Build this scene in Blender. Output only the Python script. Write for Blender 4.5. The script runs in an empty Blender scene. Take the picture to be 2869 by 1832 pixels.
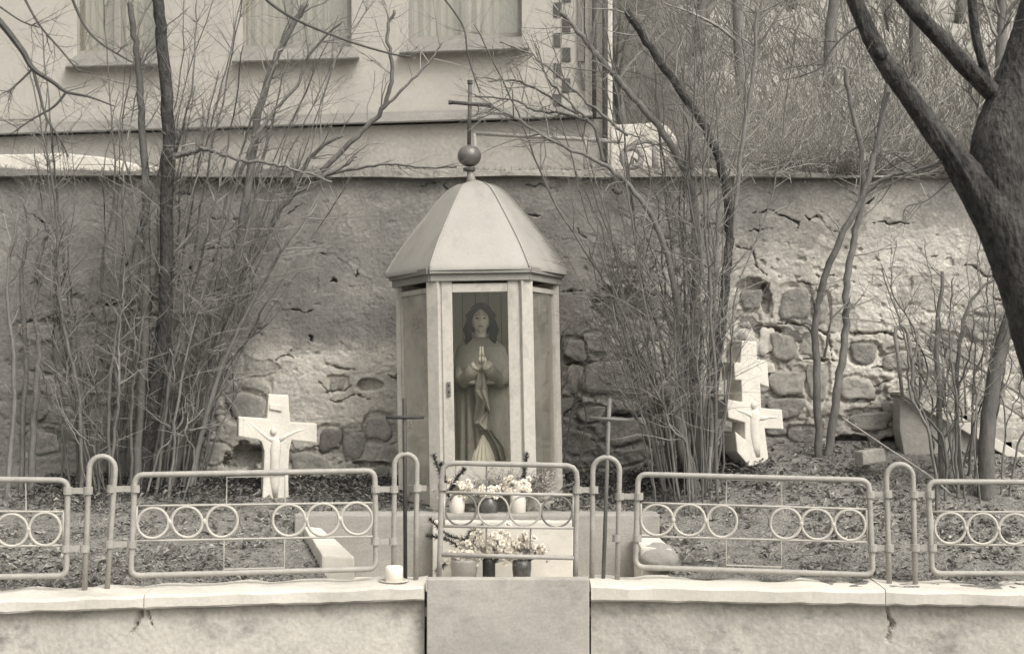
import bpy, bmesh, math, random
import numpy as np
from mathutils import Vector, Matrix

random.seed(7)
RNG = np.random.default_rng(7)
scene = bpy.context.scene
COL = scene.collection

# ------------------------------------------------------------------ camera
F_PX, CX, CY, HOR = 3850.0, 1434.5, 916.0, 1080.0
EYE = 1.60
TILT = math.atan((HOR - CY) / F_PX)
cam_d = bpy.data.cameras.new('camera')
cam = bpy.data.objects.new('camera', cam_d)
COL.objects.link(cam)
cam.location = (0, 0, EYE)
cam.rotation_euler = (math.pi / 2 + TILT, 0, 0)
cam_d.sensor_width = 36.0
cam_d.lens = F_PX / 2869.0 * 36.0
cam_d.clip_end = 500
cam_d.dof.use_dof = True
cam_d.dof.focus_distance = 9.6
cam_d.dof.aperture_fstop = 5.0
scene.camera = cam

# ------------------------------------------------------------------ light: bright overcast, soft sun from the right
SUN_EL, SUN_AZ = math.radians(50), math.radians(40)     # azimuth: to the right of the direction behind the camera
world = bpy.data.worlds.new('World')
scene.world = world
world.use_nodes = True
wn, wl = world.node_tree.nodes, world.node_tree.links
wn.clear()
sky = wn.new('ShaderNodeTexSky')
sky.sky_type = 'NISHITA'
sky.sun_disc = False
sky.sun_elevation = SUN_EL
sky.sun_rotation = math.radians(180) - SUN_AZ
sky.dust_density = 6.0
sky.air_density = 1.0
hs = wn.new('ShaderNodeHueSaturation')
hs.inputs['Saturation'].default_value = 0.06
tintn = wn.new('ShaderNodeMix')
tintn.data_type = 'RGBA'
tintn.blend_type = 'MULTIPLY'
tintn.inputs['Factor'].default_value = 1.0
tintn.inputs[7].default_value = (1.0, 0.968, 0.905, 1)
bg = wn.new('ShaderNodeBackground')
bg.inputs['Strength'].default_value = 0.145
wo = wn.new('ShaderNodeOutputWorld')
wl.new(sky.outputs[0], hs.inputs['Color'])
wl.new(hs.outputs[0], tintn.inputs[6])
wl.new(tintn.outputs[2], bg.inputs[0])
wl.new(bg.outputs[0], wo.inputs[0])

sun_d = bpy.data.lights.new('sun', 'SUN')
sun_d.energy = 0.8
sun_d.angle = math.radians(24)
sun_d.color = (1.0, 0.965, 0.90)
sun = bpy.data.objects.new('sun', sun_d)
COL.objects.link(sun)
sdir = Vector((math.sin(SUN_AZ) * math.cos(SUN_EL), -math.cos(SUN_AZ) * math.cos(SUN_EL), math.sin(SUN_EL)))
sun.rotation_euler = (-sdir).to_track_quat('-Z', 'Y').to_euler()
sun.location = sdir * 30

vs = scene.view_settings
vs.view_transform = 'Standard'
vs.look = 'None'
vs.gamma = 1.0
vs.use_curve_mapping = False
vs.exposure = 0.75

# ------------------------------------------------------------------ helpers
def P(px, py, Y):
    """world point at forward distance Y that stands at photograph pixel (px, py)"""
    xc, yc = (px - CX) / F_PX, (CY - py) / F_PX
    dy = math.cos(TILT) - yc * math.sin(TILT)
    dz = math.sin(TILT) + yc * math.cos(TILT)
    s = Y / dy
    return Vector((s * xc, Y, EYE + s * dz))

def PN(px, py, Y):
    px, py, Y = np.broadcast_arrays(np.asarray(px, float), np.asarray(py, float), np.asarray(Y, float))
    xc, yc = (px - CX) / F_PX, (CY - py) / F_PX
    dy = math.cos(TILT) - yc * math.sin(TILT)
    dz = math.sin(TILT) + yc * math.cos(TILT)
    s = Y / dy
    return np.stack([s * xc, Y, EYE + s * dz], -1)

def tag(o, label=None, cat=None, group=None, kind=None):
    if label: o['label'] = label
    if cat: o['category'] = cat
    if group: o['group'] = group
    if kind: o['kind'] = kind
    return o

def empty(name, loc=(0, 0, 0)):
    o = bpy.data.objects.new(name, None)
    o.empty_display_size = 0.1
    o.location = loc
    COL.objects.link(o)
    return o

def link(name, me, mat=None, parent=None, smooth=False):
    o = bpy.data.objects.new(name, me)
    COL.objects.link(o)
    if mat is not None:
        if isinstance(mat, (list, tuple)):
            for m in mat: me.materials.append(m)
        else:
            me.materials.append(mat)
    if len(me.polygons):
        me.polygons.foreach_set('use_smooth', np.full(len(me.polygons), bool(smooth)))
    if parent is not None:
        o.parent = parent
        o.matrix_parent_inverse = Matrix.Translation(-Vector(parent.location)) if parent.parent is None else Matrix.Identity(4)
    return o

class MB:
    """collects quads / tris in world space; build() links them as one mesh"""
    def __init__(self):
        self.v, self.f, self.n = [], [], 0
        self.pend = {}; self.qa = []
    def add(self, verts, faces):
        verts = np.asarray(verts, float).reshape(-1, 3)
        self.v.append(verts)
        n = self.n
        if isinstance(faces, np.ndarray):
            self.qa.append(faces.astype(np.int32) + n)
        else:
            self.f.extend([[i + n for i in f] for f in faces])
        self.n += len(verts)
    def box(self, c, size, rz=0.0, M=None, taper=1.0):
        sx, sy, sz = [s / 2 for s in size]
        v = np.array([(x * (taper if z > 0 else 1), y * (taper if z > 0 else 1), z) for x, y, z in
                      [(-sx, -sy, -sz), (sx, -sy, -sz), (sx, sy, -sz), (-sx, sy, -sz), (-sx, -sy, sz), (sx, -sy, sz), (sx, sy, sz), (-sx, sy, sz)]])
        if M is not None:
            v = v @ np.array(M.to_3x3()).T
        elif rz:
            cz, s_ = math.cos(rz), math.sin(rz)
            v = v @ np.array([[cz, -s_, 0], [s_, cz, 0], [0, 0, 1]]).T
        self.add(v + np.array(c), [[0, 3, 2, 1], [4, 5, 6, 7], [0, 1, 5, 4], [1, 2, 6, 5], [2, 3, 7, 6], [3, 0, 4, 7]])
    def hexa(self, p8):
        self.add(np.array([tuple(p) for p in p8]), [[0, 3, 2, 1], [4, 5, 6, 7], [0, 1, 5, 4], [1, 2, 6, 5], [2, 3, 7, 6], [3, 0, 4, 7]])
    def tube(self, pts, rad, sides=6, cap=True, closed=False):
        pts = np.asarray([tuple(p) for p in pts], float)
        n = len(pts)
        rad = np.broadcast_to(np.asarray(rad, float), (n,))
        if closed:
            t = np.roll(pts, -1, 0) - np.roll(pts, 1, 0)
        else:
            t = np.gradient(pts, axis=0)
        t /= np.linalg.norm(t, axis=1, keepdims=True) + 1e-12
        if closed:
            c = pts.mean(0)
            ref = np.cross(pts[0] - c, pts[n // 4] - c)
            ref /= np.linalg.norm(ref) + 1e-12
            a = np.cross(t, ref)
            a /= np.linalg.norm(a, axis=1, keepdims=True) + 1e-12
        else:
            a = np.zeros_like(t)
            ref = np.array([0, 1.0, 0]) if abs(t[0, 1]) < 0.8 else np.array([1.0, 0, 0])
            for k in range(n):
                w = ref - t[k] * np.dot(ref, t[k]); w /= np.linalg.norm(w) + 1e-12
                a[k] = w; ref = w
        b = np.cross(t, a)
        ang = np.arange(sides) * 2 * math.pi / sides
        ring = a[:, None, :] * np.cos(ang)[None, :, None] + b[:, None, :] * np.sin(ang)[None, :, None]
        v = pts[:, None, :] + ring * rad[:, None, None]
        m = n if closed else n - 1
        i = np.arange(m)[:, None] * sides
        j = np.arange(sides)[None, :]
        i2 = ((np.arange(m) + 1) % n)[:, None] * sides
        j2 = (j + 1) % sides
        q = np.stack([i + j, i + j2, i2 + j2, i2 + j], -1).reshape(-1, 4)
        base = self.n
        self.add(v.reshape(-1, 3), q)
        if cap and not closed:
            self.f.append([base + k for k in range(sides)][::-1])
            self.f.append([base + (n - 1) * sides + k for k in range(sides)])
    def thin(self, pts, rad, sides=3):
        self.pend.setdefault((len(pts), sides), []).append(([tuple(p) for p in pts], list(rad)))
        self.n += 0
    def flush(self):
        for (n, sides), lst in self.pend.items():
            pts = np.array([q[0] for q in lst]); rad = np.array([q[1] for q in lst]); B = len(lst)
            t = np.gradient(pts, axis=1); t /= np.linalg.norm(t, axis=2, keepdims=True) + 1e-12
            a = np.cross(t, np.array([0.31, 0.9, 0.17])); a /= np.linalg.norm(a, axis=2, keepdims=True) + 1e-9
            b = np.cross(t, a)
            ang = np.arange(sides) * 2 * math.pi / sides
            v = pts[:, :, None, :] + (a[:, :, None, :] * np.cos(ang)[:, None] + b[:, :, None, :] * np.sin(ang)[:, None]) * rad[:, :, None, None]
            i = np.arange(n - 1)[:, None] * sides; j = np.arange(sides)[None, :]; j2 = (j + 1) % sides
            q = np.stack([i + j, i + j2, i + sides + j2, i + sides + j], -1).reshape(-1, 4)
            Q = (q[None] + (np.arange(B) * n * sides)[:, None, None]).reshape(-1, 4)
            self.add(v.reshape(-1, 3), Q)
        self.pend = {}
    def grid(self, V, closed_u=False):
        """V: (rows, cols, 3)"""
        r, c = V.shape[:2]
        cc = c if closed_u else c - 1
        i = np.arange(r - 1)[:, None] * c
        j = np.arange(cc)[None, :]
        j2 = (j + 1) % c
        q = np.stack([i + j, i + j2, i + c + j2, i + c + j], -1).reshape(-1, 4)
        self.add(V.reshape(-1, 3), q)
    def prism(self, poly, vec):
        """poly: list of 3D points, extruded by vec"""
        a = np.array([tuple(p) for p in poly]); n = len(a)
        b = a + np.array(tuple(vec))
        f = [list(range(n)), [n + k for k in range(n)][::-1]]
        f += [[k, n + k, n + (k + 1) % n, (k + 1) % n] for k in range(n)]
        self.add(np.vstack([a, b]), f)
    def ball(self, c, r, seg=16, rings=10):
        r = np.broadcast_to(np.asarray(r, float), (3,))
        th = np.linspace(0, math.pi, rings + 1)[:, None]
        ph = (np.arange(seg) * 2 * math.pi / seg)[None, :]
        V = np.stack([np.sin(th) * np.cos(ph), np.sin(th) * np.sin(ph), np.cos(th) * np.ones_like(ph)], -1) * r + np.array(tuple(c))
        self.grid(V, True)
    def lathe(self, c, prof, seg=24):
        """prof: list of (radius, dz)"""
        ph = (np.arange(seg) * 2 * math.pi / seg)
        V = np.array([[(r * math.cos(p) + c[0], r * math.sin(p) + c[1], z + c[2]) for p in ph] for r, z in prof])
        self.grid(V, True)
        n = len(prof)
        self.f.append([self.n - len(ph) + k for k in range(len(ph))])
    def mesh(self, name):
        self.flush()
        me = bpy.data.meshes.new(name)
        v = np.vstack(self.v)
        lens = np.array([len(f) for f in self.f], dtype=np.int32)
        flat = np.fromiter((i for f in self.f for i in f), dtype=np.int32, count=int(lens.sum()))
        if self.qa:
            qq = np.vstack(self.qa)
            lens = np.concatenate([np.full(len(qq), 4, np.int32), lens]); flat = np.concatenate([qq.ravel(), flat])
        me.vertices.add(len(v))
        me.vertices.foreach_set('co', v.astype(np.float32).ravel())
        me.loops.add(len(flat))
        me.loops.foreach_set('vertex_index', flat)
        me.polygons.add(len(lens))
        me.polygons.foreach_set('loop_start', np.concatenate([[0], np.cumsum(lens)[:-1]]).astype(np.int32))
        me.update(calc_edges=True)
        me.validate()
        return me
    def build(self, name, mat, parent=None, smooth=False, bevel=0.0, fix=False):
        me = self.mesh(name)
        if bevel or fix:
            bm = bmesh.new(); bm.from_mesh(me)
            bmesh.ops.recalc_face_normals(bm, faces=bm.faces)
            if bevel:
                es = [e for e in bm.edges if len(e.link_faces) == 2 and e.calc_face_angle(0) > 0.5]
                bmesh.ops.bevel(bm, geom=es, offset=bevel, segments=2, affect='EDGES', profile=0.6, clamp_overlap=True)
            bm.to_mesh(me); bm.free()
        return link(name, me, mat, parent, smooth)

# value noise, several octaves ------------------------------------------------
def vnoise(x, y, scale, seed, octaves=4, gain=0.5):
    x = np.asarray(x, float); y = np.asarray(y, float)
    out = np.zeros(np.broadcast(x, y).shape); amp, tot = 1.0, 0.0
    for o in range(octaves):
        r = np.random.default_rng(seed * 31 + o)
        G = r.random((64, 64))
        u, v = x / scale * 2 ** o + 13.7 * o, y / scale * 2 ** o + 5.3 * o
        iu, iv = np.floor(u).astype(int), np.floor(v).astype(int)
        fu, fv = u - iu, v - iv
        fu, fv = fu * fu * (3 - 2 * fu), fv * fv * (3 - 2 * fv)
        a = G[iv % 64, iu % 64]; b = G[iv % 64, (iu + 1) % 64]
        c = G[(iv + 1) % 64, iu % 64]; d = G[(iv + 1) % 64, (iu + 1) % 64]
        out = out + amp * ((a * (1 - fu) + b * fu) * (1 - fv) + (c * (1 - fu) + d * fu) * fv)
        tot += amp; amp *= gain
    return out / tot

def smooth01(x): 
    x = np.clip(x, 0, 1); return x * x * (3 - 2 * x)

# ------------------------------------------------------------------ materials (a toned monochrome print: warm greys only)
def grey(l):
    # the tint of the print: near neutral in the darks, warmer in the lights
    w = min(1.0, l / 0.5)
    return (l * (1.035 + 0.02 * w), l, l * (0.955 - 0.05 * w), 1)

def mat(name, lo, hi, scale=8.0, bump=0.3, rough=0.85, detail=8.0, fine=60.0, fine_amt=0.35, stretch=(1, 1, 1),
        stain=0.0, stain_lum=0.08, stain_scale=2.5, stain_stretch=(1, 1, 0.35), metallic=0.0, spec=0.3, attr=None, attr_lum=None, rnd=0.0, bump_dist=0.01):
    m = bpy.data.materials.new(name)
    m.use_nodes = True
    nt = m.node_tree; N, L = nt.nodes, nt.links
    b = N['Principled BSDF']
    b.inputs['Roughness'].default_value = rough
    b.inputs['Metallic'].default_value = metallic
    b.inputs['Specular IOR Level'].default_value = spec
    geo = N.new('ShaderNodeNewGeometry')
    mp = N.new('ShaderNodeMapping'); mp.inputs['Scale'].default_value = stretch
    L.new(geo.outputs['Position'], mp.inputs[0])
    n1 = N.new('ShaderNodeTexNoise'); n1.inputs['Scale'].default_value = scale; n1.inputs['Detail'].default_value = detail
    n1.inputs['Roughness'].default_value = 0.62
    n2 = N.new('ShaderNodeTexNoise'); n2.inputs['Scale'].default_value = fine; n2.inputs['Detail'].default_value = 4
    L.new(mp.outputs[0], n1.inputs[0]); L.new(mp.outputs[0], n2.inputs[0])
    mix = N.new('ShaderNodeMix'); mix.data_type = 'FLOAT'; mix.inputs[0].default_value = fine_amt
    L.new(n1.outputs[0], mix.inputs[2]); L.new(n2.outputs[0], mix.inputs[3])
    ramp = N.new('ShaderNodeValToRGB')
    ramp.color_ramp.elements[0].position = 0.36; ramp.color_ramp.elements[0].color = grey(lo)
    ramp.color_ramp.elements[1].position = 0.64; ramp.color_ramp.elements[1].color = grey(hi)
    L.new(mix.outputs[0], ramp.inputs[0])
    out = ramp.outputs[0]
    if rnd:
        oi = N.new('ShaderNodeObjectInfo')
        mr = N.new('ShaderNodeMapRange'); mr.inputs[3].default_value = 1 - rnd; mr.inputs[4].default_value = 1 + rnd
        L.new(oi.outputs['Random'], mr.inputs[0])
        mm = N.new('ShaderNodeVectorMath'); mm.operation = 'SCALE'
        L.new(out, mm.inputs[0]); L.new(mr.outputs[0], mm.inputs[3]); out = mm.outputs[0]
    if attr:
        at = N.new('ShaderNodeAttribute'); at.attribute_name = attr
        nn = N.new('ShaderNodeMath'); nn.operation = 'MULTIPLY_ADD'   # ragged edge on the wash
        L.new(n1.outputs[0], nn.inputs[0]); nn.inputs[1].default_value = 0.8; nn.inputs[2].default_value = -0.4
        ad = N.new('ShaderNodeMath'); ad.operation = 'ADD'; ad.use_clamp = True
        L.new(at.outputs['Fac'], ad.inputs[0]); L.new(nn.outputs[0], ad.inputs[1])
        r2 = N.new('ShaderNodeValToRGB')
        r2.color_ramp.elements[0].position = 0.36; r2.color_ramp.elements[0].color = grey(attr_lum[0])
        r2.color_ramp.elements[1].position = 0.64; r2.color_ramp.elements[1].color = grey(attr_lum[1])
        L.new(mix.outputs[0], r2.inputs[0])
        mx = N.new('ShaderNodeMix'); mx.data_type = 'RGBA'
        L.new(ad.outputs[0], mx.inputs[0]); L.new(out, mx.inputs[6]); L.new(r2.outputs[0], mx.inputs[7]); out = mx.outputs[2]
    if stain:
        ms = N.new('ShaderNodeMapping'); ms.inputs['Scale'].default_value = stain_stretch
        L.new(geo.outputs['Position'], ms.inputs[0])
        n3 = N.new('ShaderNodeTexNoise'); n3.inputs['Scale'].default_value = stain_scale; n3.inputs['Detail'].default_value = 7
        n3.inputs['Roughness'].default_value = 0.7
        L.new(ms.outputs[0], n3.inputs[0])
        r3 = N.new('ShaderNodeMapRange'); r3.inputs[1].default_value = 0.52; r3.inputs[2].default_value = 0.72; r3.inputs[4].default_value = stain
        L.new(n3.outputs[0], r3.inputs[0])
        mx2 = N.new('ShaderNodeMix'); mx2.data_type = 'RGBA'; mx2.inputs[7].default_value = grey(stain_lum)
        L.new(r3.outputs[0], mx2.inputs[0]); L.new(out, mx2.inputs[6]); out = mx2.outputs[2]
    L.new(out, b.inputs['Base Color'])
    if bump:
        bp = N.new('ShaderNodeBump'); bp.inputs['Strength'].default_value = bump; bp.inputs['Distance'].default_value = bump_dist
        L.new(mix.outputs[0], bp.inputs['Height']); L.new(bp.outputs[0], b.inputs['Normal'])
    return m

def glass_mat(name, tint=0.9, base=0.0, painted_glare=0.0):
    m = bpy.data.materials.new(name); m.use_nodes = True
    N, L = m.node_tree.nodes, m.node_tree.links
    N.clear()
    o = N.new('ShaderNodeOutputMaterial')
    tr = N.new('ShaderNodeBsdfTransparent'); tr.inputs[0].default_value = (tint, tint, tint * 0.97, 1)
    gl = N.new('ShaderNodeBsdfGlossy'); gl.inputs['Roughness'].default_value = 0.03
    gl.inputs[0].default_value = (0.95, 0.95, 0.93, 1)
    fr = N.new('ShaderNodeFresnel'); fr.inputs[0].default_value = 1.5
    gg = N.new('ShaderNodeNewGeometry'); md = N.new('ShaderNodeMapRange'); md.inputs[3].default_value = 1.5; md.inputs[4].default_value = 1 / 1.5
    L.new(gg.outputs['Backfacing'], md.inputs[0]); L.new(md.outputs[0], fr.inputs[0])
    ad = N.new('ShaderNodeMath'); ad.operation = 'ADD'; ad.inputs[1].default_value = base; ad.use_clamp = True
    mx = N.new('ShaderNodeMixShader')
    L.new(fr.outputs[0], ad.inputs[0]); L.new(ad.outputs[0], mx.inputs[0])
    L.new(tr.outputs[0], mx.inputs[1]); L.new(gl.outputs[0], mx.inputs[2])
    # pale diffuse film mixed into the pane, painted in for bright reflections
    df = N.new('ShaderNodeBsdfDiffuse'); df.inputs[0].default_value = grey(0.5)
    geo = N.new('ShaderNodeNewGeometry'); nz = N.new('ShaderNodeTexNoise'); nz.inputs['Scale'].default_value = 5; nz.inputs['Detail'].default_value = 6
    L.new(geo.outputs['Position'], nz.inputs[0])
    mr = N.new('ShaderNodeMapRange'); mr.inputs[1].default_value = .3; mr.inputs[2].default_value = .7; mr.inputs[3].default_value = painted_glare * .6; mr.inputs[4].default_value = painted_glare * 1.4
    L.new(nz.outputs[0], mr.inputs[0])
    m2 = N.new('ShaderNodeMixShader'); L.new(mr.outputs[0], m2.inputs[0]); L.new(mx.outputs[0], m2.inputs[1]); L.new(df.outputs[0], m2.inputs[2]); L.new(m2.outputs[0], o.inputs[0])
    return m

M = {}
M['soil'] = mat('soil', 0.10, 0.28, 11, bump=1.0, fine=70, fine_amt=0.55, bump_dist=0.04)
M['litter'] = mat('litter', 0.10, 0.38, 17, bump=0.0, fine=40, fine_amt=0.6)
M['ivy'] = mat('ivy', 0.05, 0.19, 11, bump=0.0, fine=50, fine_amt=0.5, rough=0.6)
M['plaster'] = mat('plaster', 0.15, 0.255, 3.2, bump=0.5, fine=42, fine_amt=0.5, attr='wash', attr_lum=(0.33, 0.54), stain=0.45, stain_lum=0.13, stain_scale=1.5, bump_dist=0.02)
M['stone'] = mat('stone', 0.17, 0.30, 9, bump=0.8, fine=40, fine_amt=0.45, rnd=0.3, bump_dist=0.02)
M['pale_stone'] = mat('pale_stone', 0.24, 0.38, 9, bump=0.6, fine=40, fine_amt=0.45, rnd=0.15, bump_dist=0.015)
M['limed_stone'] = mat('limed_stone', 0.46, 0.6, 7, bump=0.4, fine=40, fine_amt=0.4)
M['concrete'] = mat('concrete', 0.24, 0.34, 3.5, bump=0.35, fine=70, fine_amt=0.4, stain=0.35, stain_lum=0.14, stain_scale=2.2)
M['slab'] = mat('slab', 0.31, 0.41, 2.4, bump=0.4, fine=60, fine_amt=0.35, stain=0.5, stain_lum=0.22, stain_scale=4.5, stain_stretch=(1, 1, 1))
M['whitewash'] = mat('whitewash', 0.46, 0.58, 2.5, bump=0.3, fine=45, fine_amt=0.35, stain=0.55, stain_lum=0.28, stain_scale=2.6, stain_stretch=(0.6, 1, 1.4))
M['wallface'] = mat('wallface', 0.34, 0.5, 2.6, bump=0.5, fine=40, fine_amt=0.45, stain=0.85, stain_lum=0.12, stain_scale=3.2, stain_stretch=(0.8, 1, 1.1))
M['limewhite'] = mat('limewhite', 0.5, 0.6, 4, bump=0.2, fine=50, fine_amt=0.3, stain=0.25, stain_lum=0.4)
M['cross_white'] = mat('cross_white', 0.52, 0.64, 7, bump=0.4, fine=60, fine_amt=0.4, stain=0.45, stain_lum=0.3, stain_scale=6)
M['pipe'] = mat('pipe', 0.26, 0.36, 14, bump=0.25, fine=90, fine_amt=0.4, rough=0.55, spec=0.35, stain=0.3, stain_lum=0.14, stain_scale=11, stain_stretch=(1, 1, 1))
M['thin_pipe'] = mat('thin_pipe', 0.32, 0.42, 14, bump=0.1, fine=90, rough=0.5)
M['ring_white'] = mat('ring_white', 0.38, 0.48, 14, bump=0.1, fine=90, rough=0.5)
M['dark_iron'] = mat('dark_iron', 0.06, 0.13, 12, bump=0.2, fine=80, rough=0.6)
M['gate_ring'] = mat('gate_ring', 0.12, 0.2, 12, bump=0.1, fine=80, rough=0.6)
M['shrine_paint'] = mat('shrine_paint', 0.37, 0.46, 4, bump=0.22, fine=38, fine_amt=0.5, stain=0.6, stain_lum=0.2, stain_scale=9, stain_stretch=(1, 1, 0.45), rough=0.6)
M['roof_metal'] = mat('roof_metal', 0.28, 0.33, 3.5, bump=0.25, fine=50, fine_amt=0.3, rough=0.5, spec=0.4, stain=0.4, stain_lum=0.15, stain_scale=5, stain_stretch=(1, 1, 0.3))
M['cornice'] = mat('cornice', 0.2, 0.27, 4, bump=0.15, fine=60, rough=0.6)
M['board'] = mat('board', 0.55, 0.64, 5, bump=0.3, fine=30, fine_amt=0.4, stretch=(3, 3, 0.35), rough=0.7)
M['finial'] = mat('finial', 0.16, 0.24, 8, bump=0.05, rough=0.38, spec=0.5, metallic=0.35)
M['rod'] = mat('rod', 0.11, 0.16, 8, bump=0.05, rough=0.5)
M['glass'] = glass_mat('glass', 0.99, 0.0, 0.006)
M['side_glass'] = glass_mat('side_glass', 0.95, 0.2, 0.5)
M['right_glass'] = glass_mat('right_glass', 0.97, 0.0, 0.14)
M['win_glass'] = glass_mat('win_glass', 0.9, 0.1)
M['skin'] = mat('skin', 0.6, 0.68, 6, bump=0.05, fine=60, rough=0.5)
M['hand_paint'] = mat('hand_paint', 0.4, 0.48, 6, bump=0.1, fine=60, rough=0.6)
M['hair'] = mat('hair', 0.006, 0.014, 30, bump=0.5, fine=120, rough=0.8, spec=0.1, stretch=(2, 2, 0.4))
M['mantle'] = mat('mantle', 0.2, 0.28, 5, bump=0.15, fine=50, rough=0.55)
M['gown'] = mat('gown', 0.72, 0.8, 5, bump=0.1, fine=50, rough=0.55)
M['lining'] = mat('lining', 0.34, 0.42, 5, bump=0.1, fine=50, rough=0.55)
M['eye'] = mat('eye', 0.03, 0.05, 5, bump=0.0)
M['lip'] = mat('lip', 0.16, 0.2, 5, bump=0.0)
M['bark'] = mat('bark', 0.10, 0.18, 14, bump=0.8, fine=60, fine_amt=0.4, stretch=(1, 1, 0.35), rnd=0.25, bump_dist=0.015)
M['bark_dark'] = mat('bark_dark', 0.02, 0.075, 16, bump=1.0, fine=60, fine_amt=0.45, stretch=(1, 1, 0.4), bump_dist=0.05, stain=0.5, stain_lum=0.13, stain_scale=9, stain_stretch=(1, 1, .7))
M['twig'] = mat('twig', 0.15, 0.27, 3, bump=0.0, fine=20, rough=0.8)
M['twig_dark'] = mat('twig_dark', 0.06, 0.11, 3, bump=0.0, fine=20, rough=0.8)
M['twig_pale'] = mat('twig_pale', 0.2, 0.32, 3, bump=0.0, fine=20, rough=0.8)
M['cut_wood'] = mat('cut_wood', 0.24, 0.34, 20, bump=0.3, fine=80)
M['facade'] = mat('facade', 0.36, 0.43, 1.2, bump=0.15, fine=25, fine_amt=0.35, stain=0.5, stain_lum=0.25, stain_scale=1.6, stain_stretch=(1, 1, 0.22), bump_dist=0.02)
M['plinth'] = mat('plinth', 0.26, 0.35, 1.6, bump=0.35, fine=22, fine_amt=0.5, stain=0.3, stain_lum=0.2, stain_scale=1.2, bump_dist=0.03)
M['ledge'] = mat('ledge', 0.16, 0.22, 3, bump=0.2, fine=30)
M['window_frame'] = mat('window_frame', 0.24, 0.3, 4, bump=0.1, fine=40)
M['curtain'] = mat('curtain', 0.42, 0.5, 2.5, bump=0.2, fine=20, stretch=(3, 3, 0.4))
M['quoin'] = mat('quoin', 0.07, 0.11, 5, bump=0.2, fine=40)
M['hill'] = mat('hill', 0.24, 0.37, 1.6, bump=0.9, fine=9, fine_amt=0.5, bump_dist=0.08)
M['brush'] = mat('brush', 0.21, 0.38, 1.2, bump=0.0, fine=8, rough=0.9)
M['petal'] = mat('petal', 0.74, 0.85, 30, bump=0.0, rough=0.6)
M['sprig'] = mat('sprig', 0.2, 0.46, 40, bump=0.0, fine=100)
M['fir'] = mat('fir', 0.025, 0.07, 30, bump=0.0, rough=0.6)
M['china'] = mat('china', 0.55, 0.64, 6, bump=0.0, rough=0.3, spec=0.5)
M['wax'] = mat('wax', 0.76, 0.82, 6, bump=0.05, rough=0.45)
M['dark_glaze'] = mat('dark_glaze', 0.05, 0.12, 22, bump=0.2, rough=0.3, spec=0.5)
M['bottle'] = mat('bottle', 0.015, 0.04, 20, bump=0.0, rough=0.25, spec=0.5)
M['street'] = mat('street', 0.1, 0.17, 5, bump=0.5, fine=60)
M['hole'] = mat('hole', 0.01, 0.02, 5, bump=0.0)

# ================================================================== SETTING
def struct(o): 
    o['kind'] = 'structure'; return o

# street in front of the wall
mb = MB(); xs = np.linspace(-14, 14, 40); ys = np.linspace(-6, 8.6, 30)
X, Y = np.meshgrid(xs, ys); mb.grid(np.stack([X, Y, -0.02 + 0.02 * vnoise(X, Y, 1.5, 3)], -1))
struct(mb.build('street', M['street'], smooth=True))

# plan lines of the front wall / fence: both wings swing slightly towards the viewer
def fence_d(px):
    if px < 1185: return 8.36 - (1185 - px) / 1125 * 0.46
    if px > 1655: return 8.36 - (px - 1655) / 1170 * 0.21
    return 8.36

# earth between the fence and the retaining wall --------------------------------
WALL_D = 10.95
def ground_z(x, d):
    x = np.asarray(x, float); d = np.asarray(d, float)
    left = np.interp(d, [7.6, 8.3, 9.4, 10.2, 11.2], [0.40, 0.42, 0.67, 0.775, 0.90])
    right = np.interp(d, [7.6, 8.3, 9.4, 10.2, 11.2], [0.40, 0.42, 0.72, 0.94, 1.20])
    w = smooth01((x - 0.6) / 1.4)
    z = left * (1 - w) + right * w
    return z + 0.05 * (vnoise(x, d, 0.45, 5) - 0.5)
def court_edges(d):
    # inner edges of the sunk forecourt
    t = np.clip((np.asarray(d, float) - 8.2) / (9.25 - 8.2), 0, 1)
    return -0.98 + t * (-0.38), 0.88 + t * 0.06
def ground_full(x, d):
    z = ground_z(x, d)
    l, r = court_edges(d)
    inside = (x > l - 0.06) & (x < r + 0.06) & (d < 9.32)
    return np.where(inside, 0.16, z)
GXs, GYs = np.linspace(-5.2, 5.2, 521), np.linspace(7.5, 11.5, 201)
GXm, GYm = np.meshgrid(GXs, GYs); GZ = ground_z(GXm, GYm).tolist()
def gz(x, d):
    u = min(max((x + 5.2) / .02, 0), 519.999); v = min(max((d - 7.5) / .02, 0), 199.999)
    i, j = int(u), int(v); a, b = u - i, v - j
    return (GZ[j][i] * (1 - a) + GZ[j][i + 1] * a) * (1 - b) + (GZ[j + 1][i] * (1 - a) + GZ[j + 1][i + 1] * a) * b
def edges1(d):
    t = min(max((d - 8.2) / 1.05, 0), 1)
    return -0.98 - .38 * t, .88 + .06 * t
mb = MB(); X, Y = np.meshgrid(np.linspace(-5.2, 5.2, 420), np.linspace(7.75, 11.25, 150))
Z = ground_full(X, Y)
Z += np.where(Z > 0.3, 0.022 * (vnoise(X, Y, 0.07, 9, 3) - 0.5), 0)
# front edge of the earth stays behind the wall
lim = np.array([[fence_d(CX + F_PX * x / 8.3) - 0.14 for x in X[0]]])
Y2 = np.maximum(Y, lim)
mb.grid(np.stack([X, Y2, np.where(Y < lim, 0.38, Z)], -1))
struct(mb.build('garden_earth', M['soil'], smooth=True))

# terrace behind the top of the retaining wall
mb = MB(); X, Y = np.meshgrid(np.linspace(-9, 12, 90), np.linspace(11.0, 20, 40))
mb.grid(np.stack([X, Y, 3.26 + 0.04 * vnoise(X, Y, 0.6, 12)], -1))
struct(mb.build('terrace_ground', M['hill'], smooth=True))

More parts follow.
